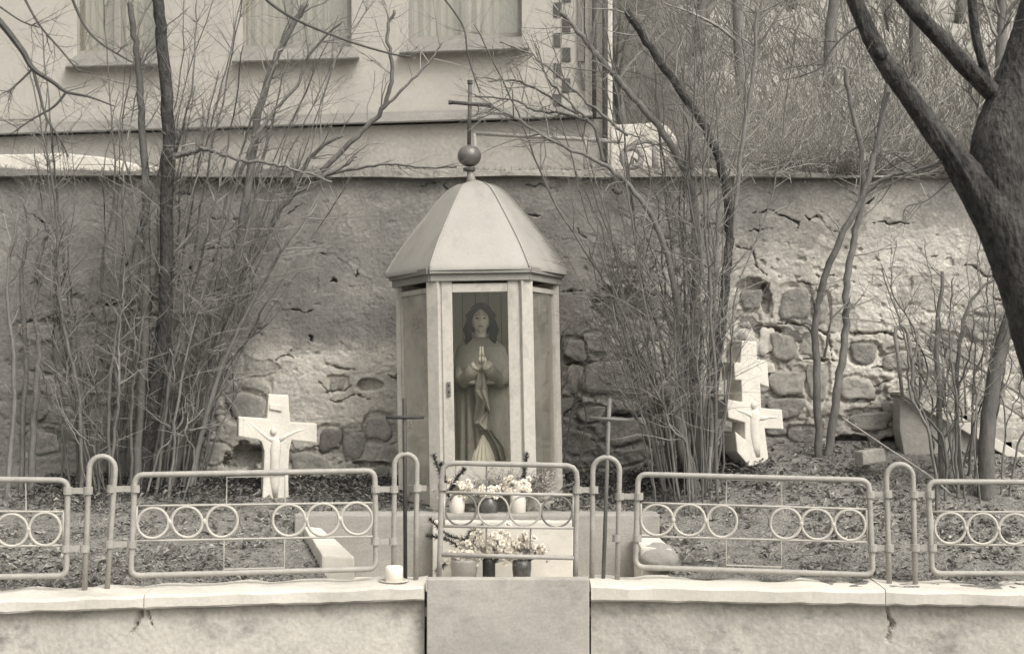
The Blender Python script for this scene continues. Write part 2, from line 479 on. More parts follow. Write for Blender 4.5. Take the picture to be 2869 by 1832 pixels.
# hillside behind, rising to the right
mb = MB(); X, Y = np.meshgrid(np.linspace(-16, 22, 200), np.linspace(12.6, 46, 130))
w = smooth01((X - 0.9 - (Y - 12.6) * 0.02) / 1.6)
base = 3.0 + w * np.interp(Y, [12.6, 16, 22, 34, 46], [0.28, 1.5, 5.0, 13.0, 21.0])
base = np.where(Y > 19.5, np.maximum(base, 3.0 + (Y - 19.5) * 0.62), base)
Z = base + 0.5 * (vnoise(X, Y, 2.2, 14) - 0.5) * (0.2 + w)
mb.grid(np.stack([X, Y, Z], -1))
struct(mb.build('hillside', M['hill'], smooth=True))
def hill_z(x, y):
    w = smooth01((x - 0.9 - (y - 12.6) * 0.02) / 1.6)
    b = 3.0 + w * np.interp(y, [12.6, 16, 22, 34, 46], [0.28, 1.5, 5.0, 13.0, 21.0])
    b = np.where(y > 19.5, np.maximum(b, 3.0 + (y - 19.5) * 0.62), b)
    return b + 0.5 * (vnoise(x, y, 2.2, 14) - 0.5) * (0.2 + w)

# ------------------------------------------------------------------ retaining wall
def wall_top(u):
    # photograph height of the top edge of the wall, per column
    return 474 + 5 * np.sin(np.asarray(u) / 210.0) + 14 * (vnoise(np.asarray(u, float), np.zeros_like(np.asarray(u, float)) + 7.3, 70, 77, 5, 0.6) - 0.5) + np.interp(u, [-200, 50, 400, 900, 1400, 1900, 2050, 2300, 2900], [-4, -4, 2, 4, 2, -2, 2, 18, 30])

cracks = [
    [(1180, 520), (1222, 514), (1252, 508), (1240, 522), (1256, 538)], [(1462, 514), (1500, 524), (1518, 516), (1535, 528), (1562, 538)],
    [(90, 598), (118, 622), (142, 626)], [(500, 542), (540, 548)], [(590, 612), (640, 618)], [(655, 612), (700, 608)],
    [(620, 1148), (700, 1160), (742, 1164), (752, 1144)], [(912, 1020), (950, 1028), (990, 1036)], [(892, 1066), (915, 1094), (960, 1094), (985, 1086)],
    [(920, 1118), (950, 1124), (990, 1108), (1042, 1120)], [(780, 998), (800, 996), (822, 1000)], [(1085, 1052), (1110, 1055), (1114, 1036)],
    [(2112, 602), (2150, 592), (2196, 600), (2236, 626)], [(2250, 592), (2268, 612), (2290, 604), (2306, 622)], [(2210, 612), (2238, 622), (2230, 650)],
    [(2445, 626), (2500, 628), (2560, 626)], [(2100, 650), (2170, 640)], [(2060, 690), (2106, 700), (2120, 745), (2150, 770)],
    [(2230, 790), (2290, 796)], [(2180, 906), (2250, 912), (2280, 938)], [(2285, 915), (2320, 940), (2330, 1000)],
    [(2250, 1000), (2300, 1008), (2340, 1014)], [(1560, 818), (1600, 812), (1632, 814)], [(1620, 640), (1640, 672)], [(1480, 600), (1520, 606)],
    [(2380, 930), (2480, 934), (2560, 960)], [(2390, 1130), (2450, 1080), (2500, 1060)], [(60, 905), (120, 890), (200, 898)], [(120, 900), (210, 894)],
    [(560, 700), (610, 690), (655, 700)], [(2440, 1030), (2510, 1020), (2580, 1024)], [(1130, 690), (1168, 684)], [(820, 870), (852, 878), (868, 866)],
]
rc = random.Random(3)
for k in range(34):
    x, y = rc.uniform(60, 2820), rc.uniform(510, 1260)
    a = rc.gauss(0, 0.35); L_ = rc.uniform(18, 75); pts = [(x, y)]
    for q in range(rc.randint(2, 4)):
        a += rc.gauss(0, 0.5); x += math.cos(a) * L_ / 3; y += math.sin(a) * L_ / 3; pts.append((x, y))
    cracks.append(pts)

# exposed stones: (centre x, centre y, width, height, tone)
stones = [
    (925, 1230, 72, 72, 0), (992, 1246, 66, 98, 0), (985, 1312, 62, 34, 1), (1062, 1332, 70, 58, 1), (868, 1296, 130, 62, 1), (1060, 1200, 76, 80, 1),
    (690, 1140, 120, 88, 1), (560, 1190, 90, 60, 0), (945, 1075, 50, 40, 1),
    (1720, 1060, 200, 120, 0), (1592, 1150, 66, 82, 1), (1655, 1160, 84, 50, 1), (1620, 1240, 110, 78, 0), (1750, 1205, 130, 92, 0), (1860, 1190, 80, 90, 0),
    (1800, 930, 150, 84, 1), (1680, 960, 90, 60, 1), (1610, 980, 70, 70, 1), (1610, 1060, 60, 80, 1), (1700, 900, 70, 40, 0),
    (1760, 770, 120, 40, 1), (1705, 860, 40, 90, 1), (1830, 860, 40, 80, 0),
    (2105, 838, 64, 70, 0), (2092, 900, 66, 46, 0), (2140, 870, 40, 50, 1), (2228, 852, 92, 108, 0), (2300, 862, 50, 90, 1), (2230, 935, 100, 50, 0),
    (2196, 972, 76, 94, 1), (2205, 1072, 108, 84, 1), (2200, 1142, 118, 66, 0), (2290, 1070, 60, 130, 1), (2270, 970, 60, 60, 1), (2175, 1200, 70, 44, 0), (2250, 1220, 90, 50, 0),
    (2082, 925, 74, 58, 2), (2112, 968, 60, 70, 2), (2148, 955, 52, 92, 2), (2062, 985, 50, 62, 2), (2145, 1030, 56, 40, 2),
    (2400, 1090, 110, 70, 1), (2440, 1180, 130, 62, 1), (2510, 1160, 80, 80, 1), (2330, 1200, 70, 60, 0), (2420, 990, 90, 60, 0), (2520, 1010, 100, 60, 1),
    (120, 1010, 120, 80, 0), (210, 1100, 100, 90, 0), (90, 1150, 90, 90, 0), (110, 930, 130, 60, 0), (420, 905, 46, 46, 1), (330, 1000, 100, 80, 0), (300, 1180, 110, 80, 0),
    (480, 1090, 90, 60, 0), (520, 960, 110, 70, 0), (640, 830, 60, 36, 0), (420, 860, 60, 40, 1), (190, 860, 90, 60, 0), (300, 880, 80, 60, 0), (420, 1220, 100, 70, 0), (120, 1240, 110, 70, 0),
    (2620, 1080, 90, 70, 1), (2700, 1000, 110, 80, 1), (2640, 960, 90, 60, 0), (2760, 1100, 90, 80, 1), (2750, 920, 110, 70, 0),
]
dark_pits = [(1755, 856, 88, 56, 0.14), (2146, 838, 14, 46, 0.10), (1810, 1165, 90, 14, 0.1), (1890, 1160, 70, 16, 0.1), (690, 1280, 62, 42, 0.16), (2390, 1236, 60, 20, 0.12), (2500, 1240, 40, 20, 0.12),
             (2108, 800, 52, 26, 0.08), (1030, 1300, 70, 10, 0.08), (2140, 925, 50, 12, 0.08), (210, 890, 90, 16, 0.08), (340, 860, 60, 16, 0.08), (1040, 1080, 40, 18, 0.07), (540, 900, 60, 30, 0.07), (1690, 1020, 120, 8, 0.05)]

NU, NV = 1180, 390
U1 = np.linspace(-160, 3030, NU)
T = np.linspace(0, 1, NV)
U, TT = np.meshgrid(U1, T)
Vp = wall_top(U) * (1 - TT) + 1420 * TT
disp = 0.08 * (vnoise(U, Vp, 420, 21, 3) - 0.5) + 0.03 * (vnoise(U, Vp * 1.5, 90, 22, 4) - 0.5) + 0.014 * (vnoise(U, Vp * 1.3, 18, 23, 3) - 0.5) + 0.007 * (vnoise(U, Vp, 6, 29, 2) - 0.5)
pk = vnoise(U, Vp, 26, 41, 4)
disp -= 0.016 * smooth01((pk - 0.72) / 0.05)
disp *= 0.38 + 0.62 * np.clip(0.45 * smooth01((Vp - 860) / 150) + smooth01((U - 1560) / 200) * smooth01((Vp - 560) / 200), 0, 1)
# flaked plaster coats: plateaus with ragged rims
fl = vnoise(U, Vp * 1.25, 230, 24, 6, 0.55)
low = 0.6 * smooth01((Vp - 930) / 120) * smooth01((1150 - np.abs(U - 900) * 0) / 100) + smooth01((U - 1560) / 200) * smooth01((Vp - 780) / 160)
low = np.clip(low, 0, 1)
coat = smooth01((fl - 0.43 - 0.04 * low) / 0.02)
disp += 0.012 * coat * (0.45 + 0.55 * low)
coat2 = smooth01((vnoise(U, Vp, 110, 26, 5) - 0.5) / 0.03)
disp += 0.008 * coat2 * low
# rubble relief in the bare parts
cell = np.stack([U / 95.0, Vp / 62.0], -1)
ci = np.floor(cell).astype(int)
best = np.full(U.shape, 9.0); sec = np.full(U.shape, 9.0)
h = lambda a, b, k: (np.sin(a * 127.1 + b * 311.7 + k * 74.7) * 43758.5453) % 1.0
for ox in (-1, 0, 1):
    for oy in (-1, 0, 1):
        gx, gy = ci[..., 0] + ox, ci[..., 1] + oy
        dx = gx + 0.15 + 0.7 * h(gx, gy, 1) - cell[..., 0]; dy = gy + 0.15 + 0.7 * h(gx, gy, 2) - cell[..., 1]
        dd = np.sqrt(dx * dx + dy * dy)
        sec = np.where(dd < best, best, np.minimum(sec, dd)); best = np.minimum(best, dd)
rub = smooth01((sec - best) / 0.22)
disp += (0.02 * rub - 0.016) * np.clip(low * (1 - 0.75 * coat), 0, 1)
# cracks carved in
WU = U + 13 * (vnoise(U, Vp, 30, 61, 3) - 0.5) + 5 * (vnoise(U, Vp, 7, 62, 2) - 0.5)
WV = Vp + 16 * (vnoise(U, Vp, 24, 63, 3) - 0.5) + 6 * (vnoise(U, Vp, 6, 64, 2) - 0.5)
CW = vnoise(U, Vp, 16, 65, 3)
for c in cracks:
    wd = rc.uniform(2.0, 4.2); m = len(c) - 1
    for k, ((x0, y0), (x1, y1)) in enumerate(zip(c[:-1], c[1:])):
        m_ = (U > min(x0, x1) - 30) & (U < max(x0, x1) + 30) & (Vp > min(y0, y1) - 30) & (Vp < max(y0, y1) + 30)
        if not m_.any(): continue
        u, v = WU[m_], WV[m_]
        L2 = (x1 - x0) ** 2 + (y1 - y0) ** 2 + 1e-6
        t = np.clip(((u - x0) * (x1 - x0) + (v - y0) * (y1 - y0)) / L2, 0, 1)
        d = np.hypot(u - x0 - t * (x1 - x0), v - y0 - t * (y1 - y0))
        w_ = wd * (0.15 + 1.7 * np.clip(CW[m_] - 0.25, 0, 1)) * (0.35 + 0.65 * np.sin(math.pi * np.clip((k + t) / m, 0.02, 0.98)))
        disp[m_] = np.minimum(disp[m_], disp[m_] - 0.055 * np.exp(-(d / w_) ** 2))
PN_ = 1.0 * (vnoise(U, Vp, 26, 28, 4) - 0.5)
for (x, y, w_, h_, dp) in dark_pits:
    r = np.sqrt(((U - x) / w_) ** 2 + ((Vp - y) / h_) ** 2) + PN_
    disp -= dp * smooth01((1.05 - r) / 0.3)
# beds for the loose-edged stones
for (x, y, w_, h_, t_) in stones:
    i0, i1 = np.searchsorted(U1, [x - w_, x + w_])
    r = ((np.abs(WU[:, i0:i1] - x) / (w_ / 2 + 5)) ** 3 + (np.abs(WV[:, i0:i1] - y) / (h_ / 2 + 5)) ** 3) ** (1 / 3)
    disp[:, i0:i1] -= 0.024 * smooth01((1.15 - r) / 0.25)
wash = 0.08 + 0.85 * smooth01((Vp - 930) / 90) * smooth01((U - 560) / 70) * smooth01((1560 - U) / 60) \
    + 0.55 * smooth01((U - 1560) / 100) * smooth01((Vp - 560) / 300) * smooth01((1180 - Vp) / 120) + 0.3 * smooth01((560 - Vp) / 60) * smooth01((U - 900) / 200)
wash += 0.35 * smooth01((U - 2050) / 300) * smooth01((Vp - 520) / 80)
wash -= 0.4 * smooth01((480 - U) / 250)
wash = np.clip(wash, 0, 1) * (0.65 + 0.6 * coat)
base_d = WALL_D + 0.04 * (Vp < 0) + (1420 - Vp) / 950 * 0.14
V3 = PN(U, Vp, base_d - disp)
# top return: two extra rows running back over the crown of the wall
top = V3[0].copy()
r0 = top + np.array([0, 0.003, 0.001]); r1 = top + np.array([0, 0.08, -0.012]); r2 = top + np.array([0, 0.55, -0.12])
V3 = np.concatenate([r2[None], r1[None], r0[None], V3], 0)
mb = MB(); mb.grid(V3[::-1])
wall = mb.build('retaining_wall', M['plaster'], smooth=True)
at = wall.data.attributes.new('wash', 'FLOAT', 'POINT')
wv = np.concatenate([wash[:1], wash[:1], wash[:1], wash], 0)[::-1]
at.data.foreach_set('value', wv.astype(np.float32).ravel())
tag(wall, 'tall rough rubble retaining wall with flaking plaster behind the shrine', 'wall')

def surface_d(x, y):
    i = int(np.clip(np.searchsorted(U1, x), 0, NU - 1))
    j = int(np.clip((y - wall_top(x)) / (1420 - wall_top(x)) * (NV - 1), 0, NV - 1))
    return base_d[j, i] - disp[j, i]

def stone_mesh(x, y, w_, h_, seed):
    r = random.Random(seed)
    n = 18
    ph = [r.uniform(0, 6.28) for _ in range(4)]
    rings = []
    d0 = surface_d(x, y) + 0.01
    prot = r.uniform(0.02, 0.036)
    tiltx, tilty = r.uniform(-.25, .25), r.uniform(-.25, .25)
    for (k, dd) in ((1.0, 0.03), (1.0, -0.7 * prot), (0.965, -0.95 * prot), (0.7, -1.0 * prot), (0.3, -0.9 * prot)):
        ring = []
        for q in range(n):
            a = q / n * 2 * math.pi
            sq = 1 / max(abs(math.cos(a)), abs(math.sin(a))) ** 0.8
            rr = sq * (0.84 + 0.09 * math.sin(2 * a + ph[0]) + 0.08 * math.sin(3 * a + ph[1]) + 0.05 * math.sin(5 * a + ph[2]) + 0.03 * math.sin(9 * a + ph[3]))
            jx = math.cos(a) * rr * w_ / 2 * k; jy = math.sin(a) * rr * h_ / 2 * k
            wob = r.uniform(-0.009, 0.006) if dd < 0 else 0
            ring.append(tuple(P(x + jx, y + jy, d0 + dd + wob - prot * 0.35 * (tiltx * jx / w_ + tilty * jy / h_))))
        rings.append(ring)
    mb = MB(); mb.grid(np.array(rings), True)
    mb.f.append([len(rings) * n - n + k for k in range(n)])
    return mb
for k, (x, y, w_, h_, t_) in enumerate(stones):
    stone_mesh(x, y, w_, h_, 50 + k).build('stone', M[('stone', 'pale_stone', 'limed_stone')[t_]], wall, smooth=True, fix=True)

# ------------------------------------------------------------------ low whitewashed wall along the street
face_cracks = [(398, 1690, 392, 1720, 5), (392, 1720, 380, 1745, 6), (380, 1745, 366, 1768, 4), (404, 1700, 428, 1752, 3), (2486, 1706, 2494, 1735, 6), (2494, 1735, 2502, 1752, 8), (2500, 1752, 2488, 1785, 7)]
def low_wall(name, pxs, ytop, ybot, label, joints):
    """pxs: photograph columns of the ends; ytop/ybot: front top and bottom edge of the coping at both ends"""
    root = empty(name, tuple(P((pxs[0] + pxs[1]) / 2, 1832, fence_d((pxs[0] + pxs[1]) / 2) - 0.2)))
    n = len(joints)
    xs_ = [pxs[0]] + joints + [pxs[1]]
    for a, b in zip(xs_[:-1], xs_[1:]):
        t0, t1 = [(q - pxs[0]) / (pxs[1] - pxs[0]) for q in (a, b)]
        m_ = 24
        prof = []
        for k in range(m_ + 1):
            t = t0 + (t1 - t0) * k / m_
            px = pxs[0] + (pxs[1] - pxs[0]) * t
            if k == 0 and a != pxs[0]: px += 1.2
            if k == m_ and b != pxs[1]: px -= 1.2
            d = fence_d(px) - 0.22
            yt = ytop[0] + (ytop[1] - ytop[0]) * t; yb = ybot[0] + (ybot[1] - ybot[0]) * t
            w1 = 0.005 * math.sin(px * 0.031) + random.uniform(-0.003, 0.003)
            A = P(px, yt, d); B = P(px, yb, d)
            zt, zb = A.z + w1 * 0.6, B.z + random.uniform(-0.004, 0.004)
            x = A.x
            bk = 0.36
            pts = [(x, d + 0.012, zb), (x, d + w1, zb + 0.012), (x, d + w1, zt - 0.016), (x, d + 0.014, zt), (x, d + 0.12, zt + 0.008), (x, d + bk, zt + 0.012 + w1), (x, d + bk + 0.01, zb)]
            prof.append(pts)
        mb = MB(); mb.grid(np.array(prof).transpose(0, 1, 2), True)
        k7 = 7
        mb.f.append(list(range(k7))); mb.f.append([m_ * k7 + q for q in range(k7)][::-1])
        mb.build('coping', M['whitewash'], root, fix=True)
        # masonry below the coping, set back; cracks and spalls are carved into it
        nx, nz = 150, 26
        t = t0 + (t1 - t0) * np.arange(nx + 1) / nx
        px = (pxs[0] + (pxs[1] - pxs[0]) * t)[:, None]
        d = np.array([fence_d(q) - 0.165 for q in px[:, 0]])[:, None]
        yb = (ybot[0] + (ybot[1] - ybot[0]) * t)[:, None]
        B = PN(px, yb, d)
        f_ = (np.arange(nz) / (nz - 1))[None, :]
        z = (B[..., 2] + 0.006) * (1 - f_) - 0.05 * f_
        py = yb + f_ * 170; PX = px + 0 * py
        r = 0.018 - 0.012 * vnoise(PX, py, 60, 33, 4) - 0.004 * vnoise(PX, py, 14, 34, 3)
        wx_ = PX + 14 * (vnoise(PX, py, 16, 71, 3) - .5); wy_ = py + 14 * (vnoise(PX, py, 16, 72, 3) - .5)
        for (x0, y0, x1, y1, w_) in face_cracks:
            L2 = (x1 - x0) ** 2 + (y1 - y0) ** 2
            tt_ = np.clip(((wx_ - x0) * (x1 - x0) + (wy_ - y0) * (y1 - y0)) / L2, 0, 1)
            dd = np.hypot(wx_ - x0 - tt_ * (x1 - x0), wy_ - y0 - tt_ * (y1 - y0))
            r = r + 0.03 * np.exp(-(dd / (w_ * .7)) ** 2)
        bx = B[..., 0] + 0 * py
        F_ = np.stack([bx, d + r, z], -1)
        b1_ = np.stack([B[:, 0, 0], d[:, 0] + .3, 0 * d[:, 0] - .05], -1); b2_ = np.stack([B[:, 0, 0], d[:, 0] + .3, B[:, 0, 2] + .006], -1)
        V = np.concatenate([F_, b1_[:, None], b2_[:, None]], 1)
        mb = MB(); mb.grid(np.array(V), True)
        kk = len(V[0])
        mb.f.append(list(range(kk))); mb.f.append([nx * kk + q for q in range(kk)][::-1])
        mb.build('wall_face', M['wallface'], root, fix=True)
    tag(root, label, 'wall')
    return root
low_wall('street_wall', (-260, 1189), (1690, 1640), (1726, 1683), 'low whitewashed wall with cracked coping left of the concrete threshold slab', [403])
low_wall('street_wall', (1656, 3120), (1639, 1664), (1684, 1706), 'low whitewashed wall with coping right of the concrete threshold slab', [2482])

def roughen(o, cuts=26, amp=.006, scale=.05):
    # chipped, slightly uneven edges on cast concrete
    bm = bmesh.new(); bm.from_mesh(o.data)
    bmesh.ops.subdivide_edges(bm, edges=[e for e in bm.edges if e.calc_length() > .2], cuts=cuts, use_grid_fill=True)
    co = np.array([v.co[:] for v in bm.verts])
    nx_ = vnoise(co[:, 0] * 1 + 30, co[:, 2] + co[:, 1] * 2 + 30, scale, 81, 4) - .5; nz_ = vnoise(co[:, 0] + 50, co[:, 2] + co[:, 1] + 50, scale * .7, 82, 4) - .5
    for v, a, b in zip(bm.verts, nx_, nz_): v.co.y += a * amp; v.co.z += b * amp
    bm.to_mesh(o.data); bm.free(); o.data.polygons.foreach_set('use_smooth', np.zeros(len(o.data.polygons), dtype=bool))
# threshold slab closing the opening
mb = MB()
a, b = P(1196, 1621, 8.12), P(1651, 1621, 8.12)
mb.box(((a.x + b.x) / 2, 8.12 + 0.05, (a.z - 0.06) / 2), (b.x - a.x, 0.10, a.z + 0.06))
o = mb.build('threshold_slab', M['slab'], bevel=0.008); roughen(o)
tag(o, 'upright grey concrete slab closing the gap between the two low walls', 'slab')

# sunk forecourt: floor, kerb wall, cheek walls
mb = MB()
mb.box((-0.06, 8.73, 0.28), (1.98, 1.0, 0.10)); struct(mb.build('forecourt_floor', M['limewhite'], bevel=0.01))
mb = MB()
pz = P(1300, 1441, 9.2).z
KERB_Z = pz
mb.box(((-1.45 + 0.985) / 2, 9.2 + 0.13, pz / 2), (2.435, 0.26, pz))
o = mb.build('forecourt_kerb', M['concrete'], bevel=0.012); roughen(o, 34, .008)
tag(o, 'grey concrete kerb wall in front of the shrine between the sloping cheeks', 'kerb')
# centre block below the shrine
mb = MB()
a, b = P(1212, 1478, 9.06), P(1606, 1478, 9.06)
mb.box(((a.x + b.x) / 2, 9.06 + 0.06, a.z / 2 + 0.02), (b.x - a.x, 0.12, a.z + 0.04))
o = mb.build('altar_block', M['limewhite'], bevel=0.008); roughen(o, 24)
tag(o, 'bright white painted block behind the gate below the shrine door', 'block')

def cheek(name, back, front, mats, label, seed, course):
    """back/front: (left px, right px, top py, distance)"""
    root = empty(name, tuple(P((front[0] + front[1]) / 2, 1620, front[3])))
    r = random.Random(seed)
    n = course
    for k in range(n):
        t0, t1 = k / n, (k + 1) / n
        q = []
        for t in (t0 + 0.006, t1 - 0.006):
            d = front[3] + (back[3] - front[3]) * t
            lx = front[0] + (back[0] - front[0]) * t; rx = front[1] + (back[1] - front[1]) * t
            ty = front[2] + (back[2] - front[2]) * t + r.uniform(-3, 3)
            A = P(lx, ty, d); B = P(rx, ty, d)
            q.append((A, B))
        (A0, B0), (A1, B1) = q
        zt = min(A0.z, A1.z) + r.uniform(-0.01, 0.01)
        mb = MB()
        mb.hexa([(A0.x, A0.y, 0.15), (B0.x, B0.y, 0.15), (B1.x, B1.y, 0.15), (A1.x, A1.y, 0.15), (A0.x, A0.y, A0.z), (B0.x, B0.y, B0.z - 0.012), (B1.x, B1.y, B1.z - 0.012), (A1.x, A1.y, A1.z)])
        o = mb.build('cheek_stone', mats, root, bevel=0.014)
    tag(root, label, 'wall')
cheek('cheek_wall', (850, 900, 1470, 9.19), (902, 995, 1556, 8.5), M['limewhite'], 'white stone cheek wall sloping down left of the sunk forecourt', 4, 3)
cheek('cheek_wall', (1775, 1842, 1492, 9.19), (1795, 1884, 1532, 8.66), M['limewhite'], 'broken white cheek wall right of the sunk forecourt', 5, 1)
# rough boulder under the right cheek
def boulder(name, c, r, seed, m, label, cat, flat=0.0):
    mb = MB()
    th = np.linspace(0, math.pi, 22)[:, None]; ph = (np.arange(36) * 2 * math.pi / 36)[None, :]
    D = np.stack([np.sin(th) * np.cos(ph), np.sin(th) * np.sin(ph), np.cos(th) * np.ones_like(ph)], -1)
    k = 0.78 + 0.5 * vnoise(D[..., 0] * 40 + D[..., 2] * 33 + 100, D[..., 1] * 40 + D[..., 2] * 21 + 100, 26, seed, 4)
    # faceted: clip by random planes
    rr = np.random.default_rng(seed)
    for q in range(9):
        nrm = rr.normal(size=3); nrm /= np.linalg.norm(nrm)
        dot = (D * nrm).sum(-1)
        k = np.where(dot > 0.2, np.minimum(k, 0.84 / np.maximum(dot, 0.2)), k)
    V = D * k[..., None] * np.array(r) + np.array(tuple(c))
    mb.grid(V, True)
    o = mb.build(name, m, smooth=True, fix=True)
    tag(o, label, cat)
    return o
boulder('boulder', P(1850, 1572, 8.62) + Vector((0, 0.1, 0)), (0.13, 0.14, 0.10), 9, M['concrete'], 'rough grey boulder under the broken right cheek wall', 'stone')

# ================================================================== FENCE
def FP(px, py, off=0.0):
    return P(px, py, fence_d(px) + off)

def rounded_loop(tl, tr, br, bl, r=26, n=6):
    """corner points in the photograph -> closed list with rounded corners"""
    cs = [tl, tr, br, bl]; out = []
    for k in range(4):
        c = np.array(cs[k], float); a = np.array(cs[k - 1], float); b = np.array(cs[(k + 1) % 4], float)
        da = (a - c) / np.linalg.norm(a - c); db = (b - c) / np.linalg.norm(b - c)
        p0, p1 = c + da * r, c + db * r
        for q in range(n + 1):
            t = q / n
            out.append(tuple((1 - t) ** 2 * p0 + 2 * t * (1 - t) * c + t * t * p1))
    return out

def densify(pts, step=60, closed=True):
    out = []
    m = len(pts) if closed else len(pts) - 1
    for k in range(m):
        a = np.array(pts[k]); b = np.array(pts[(k + 1) % len(pts)])
        n = max(1, int(np.linalg.norm(b - a) / step))
        for q in range(n): out.append(tuple(a + (b - a) * q / n))
    if not closed: out.append(tuple(pts[-1]))
    return out

PR = 0.0168
def ring_pts(cx, cy, r, n=28):
    e, f, g = random.uniform(-1.6, 1.6), random.uniform(0, 6.28), random.uniform(-1, 1)
    return [FP(cx + (r + e * math.cos(2 * a + f)) * math.cos(a), cy + g + (r + e * math.cos(2 * a + f)) * math.sin(a)) for a in [k * 2 * math.pi / n for k in range(n)]]

def fence_panel(name, corners, rail_top, rail_bot, rings, thin_ring, verts_top, verts_bot, ties, label, group='pipe fence panels along the low wall'):
    cxm = sum(c[0] for c in corners) / 4
    base = FP(cxm, max(c[1] for c in corners))
    root = empty(name, tuple(base))
    mb = MB(); mb.tube([FP(x, y) for x, y in densify(rounded_loop(*corners))], PR, 10, closed=True)
    mb.build('pipe_frame', M['pipe'], root, smooth=True)
    for ra in (rail_top, rail_bot):
        mb = MB(); mb.tube([FP(x, y) for x, y in densify([ra[0], ra[1]], 90, False)], 0.0075, 6); mb.build('rail', M['thin_pipe'], root, smooth=True)
    for side in (0, 1):
        a, b = rail_top[side], rail_bot[side]
        mb = MB(); mb.tube([FP(*a), FP(*b)], 0.007, 6); mb.build('rail_end', M['thin_pipe'], root, smooth=True)
    prev = None
    for (cx, cy, r) in rings:
        mb = MB(); mb.tube(ring_pts(cx, cy, r), 0.009, 7, closed=True); mb.build('ring', M['ring_white'], root, smooth=True)
        if prev is not None and abs(cx - prev[0]) < 115:
            mb = MB(); mb.ball(FP((cx + prev[0]) / 2, (cy + prev[1]) / 2), (0.015, 0.013, 0.02), 8, 6); mb.build('ring_clip', M['ring_white'], root, smooth=True)
        prev = (cx, cy)
    for (cx, cy, r) in thin_ring:
        mb = MB(); mb.tube(ring_pts(cx, cy, r), 0.0035, 5, closed=True); mb.build('thin_ring', M['gate_ring'], root, smooth=True)
    for lst in verts_top, verts_bot:
        if not lst: continue
        mb = MB(); mb.tube([FP(*p) for p in lst], 0.0055, 5); mb.build('wire_loop', M['thin_pipe'], root, smooth=False)
    for (x0, x1, y) in ties:
        mb = MB()
        a, b = FP(x0, y), FP(x1, y)
        c = (a + b) / 2; L_ = (b - a).length
        ang = math.atan2(b.y - a.y, b.x - a.x)
        mb.box(tuple(c), (L_, 0.014, 0.034), ang)
        for e in (a, b):
            mb.tube([e - Vector((0, 0, 0.021)), e + Vector((0, 0, 0.021))], 0.027, 12)
        mb.build('tie_clamp', M['pipe'], root, fix=True)
    tag(root, label, 'fence', group)
    return root

left_rings = [(428, 1464, 43), (524, 1462, 43), (622, 1460, 44), (810, 1457, 45), (905, 1455, 45), (1000, 1453, 44)]
fence_panel('fence_panel', [(378, 1330), (1050, 1318), (1054, 1593), (366, 1612)], [(384, 1417), (1046, 1408)], [(378, 1515), (1046, 1502)],
            left_rings, [(716, 1459, 44)], [(634, 1412), (636, 1336), (798, 1333), (799, 1409)], [(628, 1512), (627, 1594), (797, 1590), (797, 1508)],
            [(312, 379, 1369), (307, 370, 1524), (1052, 1104, 1370), (1052, 1102, 1516)], 'long pipe fence panel with white rings in front of the left stone cross')
right_rings = [(1841, 1456, 44), (1931, 1457, 44), (2023, 1460, 43), (2201, 1466, 43), (2289, 1469, 43), (2381, 1471, 43)]
fence_panel('fence_panel', [(1788, 1328), (2434, 1345), (2446, 1610), (1780, 1588)], [(1796, 1408), (2428, 1426)], [(1796, 1502), (2430, 1518)],
            right_rings, [(2111, 1463, 43)], [(2034, 1411), (2036, 1343), (2190, 1347), (2190, 1418)], [(2034, 1508), (2035, 1582), (2190, 1588), (2189, 1512)],
            [(1736, 1790, 1390), (1728, 1786, 1507), (2438, 2487, 1384), (2444, 2492, 1534)], 'long pipe fence panel with white rings in front of the triple barred stone cross')
fence_panel('fence_panel', [(-420, 1338), (190, 1345), (186, 1612), (-430, 1622)], [(-410, 1430), (178, 1433)], [(-410, 1536), (176, 1527)],
            [(126, 1482, 45), (33, 1484, 45), (-60, 1486, 45)], [], [(-80, 1432), (-80, 1352), (72, 1350), (73, 1432)], [],
            [(190, 247, 1374), (184, 238, 1536)], 'pipe fence panel cut off by the left edge of the picture')
fence_panel('fence_panel', [(2600, 1349), (3250, 1352), (3260, 1606), (2612, 1606)], [(2610, 1433), (3245, 1436)], [(2618, 1525), (3250, 1530)],
            [(2662, 1480, 43), (2752, 1482, 43), (2842, 1482, 43)], [], [], [],
            [(2560, 2605, 1384), (2564, 2612, 1533)], 'pipe fence panel cut off by the right edge of the picture')

# gate panel in the middle
root = empty('gate', tuple(FP(1425, 1612)))
mb = MB()
mb.tube([FP(x, y) for x, y in [(1229, 1636), (1233, 1540), (1238, 1330), (1243, 1310), (1254, 1300), (1275, 1297), (1420, 1300), (1590, 1304), (1606, 1310), (1615, 1323), (1617, 1345), (1613, 1540), (1612, 1636)]], PR, 10)
mb.build('pipe_frame', M['pipe'], root, smooth=True)
mb = MB(); mb.tube([FP(1236, 1553), FP(1420, 1558), FP(1612, 1562)], PR * 0.85, 10); mb.build('lower_pipe', M['pipe'], root, smooth=True)
for (y0, y1) in ((1378, 1386), (1473, 1478)):
    mb = MB(); mb.tube([FP(1240, y0), FP(1425, (y0 + y1) / 2 + 1), FP(1610, y1)], 0.0095, 7); mb.build('rail', M['thin_pipe'], root, smooth=True)
for x in (1245, 1607):
    mb = MB(); mb.tube([FP(x, 1379 + (x > 1400) * 7), FP(x - 1, 1474 + (x > 1400) * 4)], 0.008, 6); mb.build('rail_end', M['thin_pipe'], root, smooth=True)
for cx, cy, r, m_ in ((1291, 1427, 44, 'gate_ring'), (1382, 1428, 43, 'thin_pipe'), (1471, 1431, 43, 'thin_pipe'), (1560, 1433, 43, 'gate_ring')):
    mb = MB(); mb.tube(ring_pts(cx, cy, r), 0.0062, 6, closed=True); mb.build('ring', M[m_], root, smooth=True)
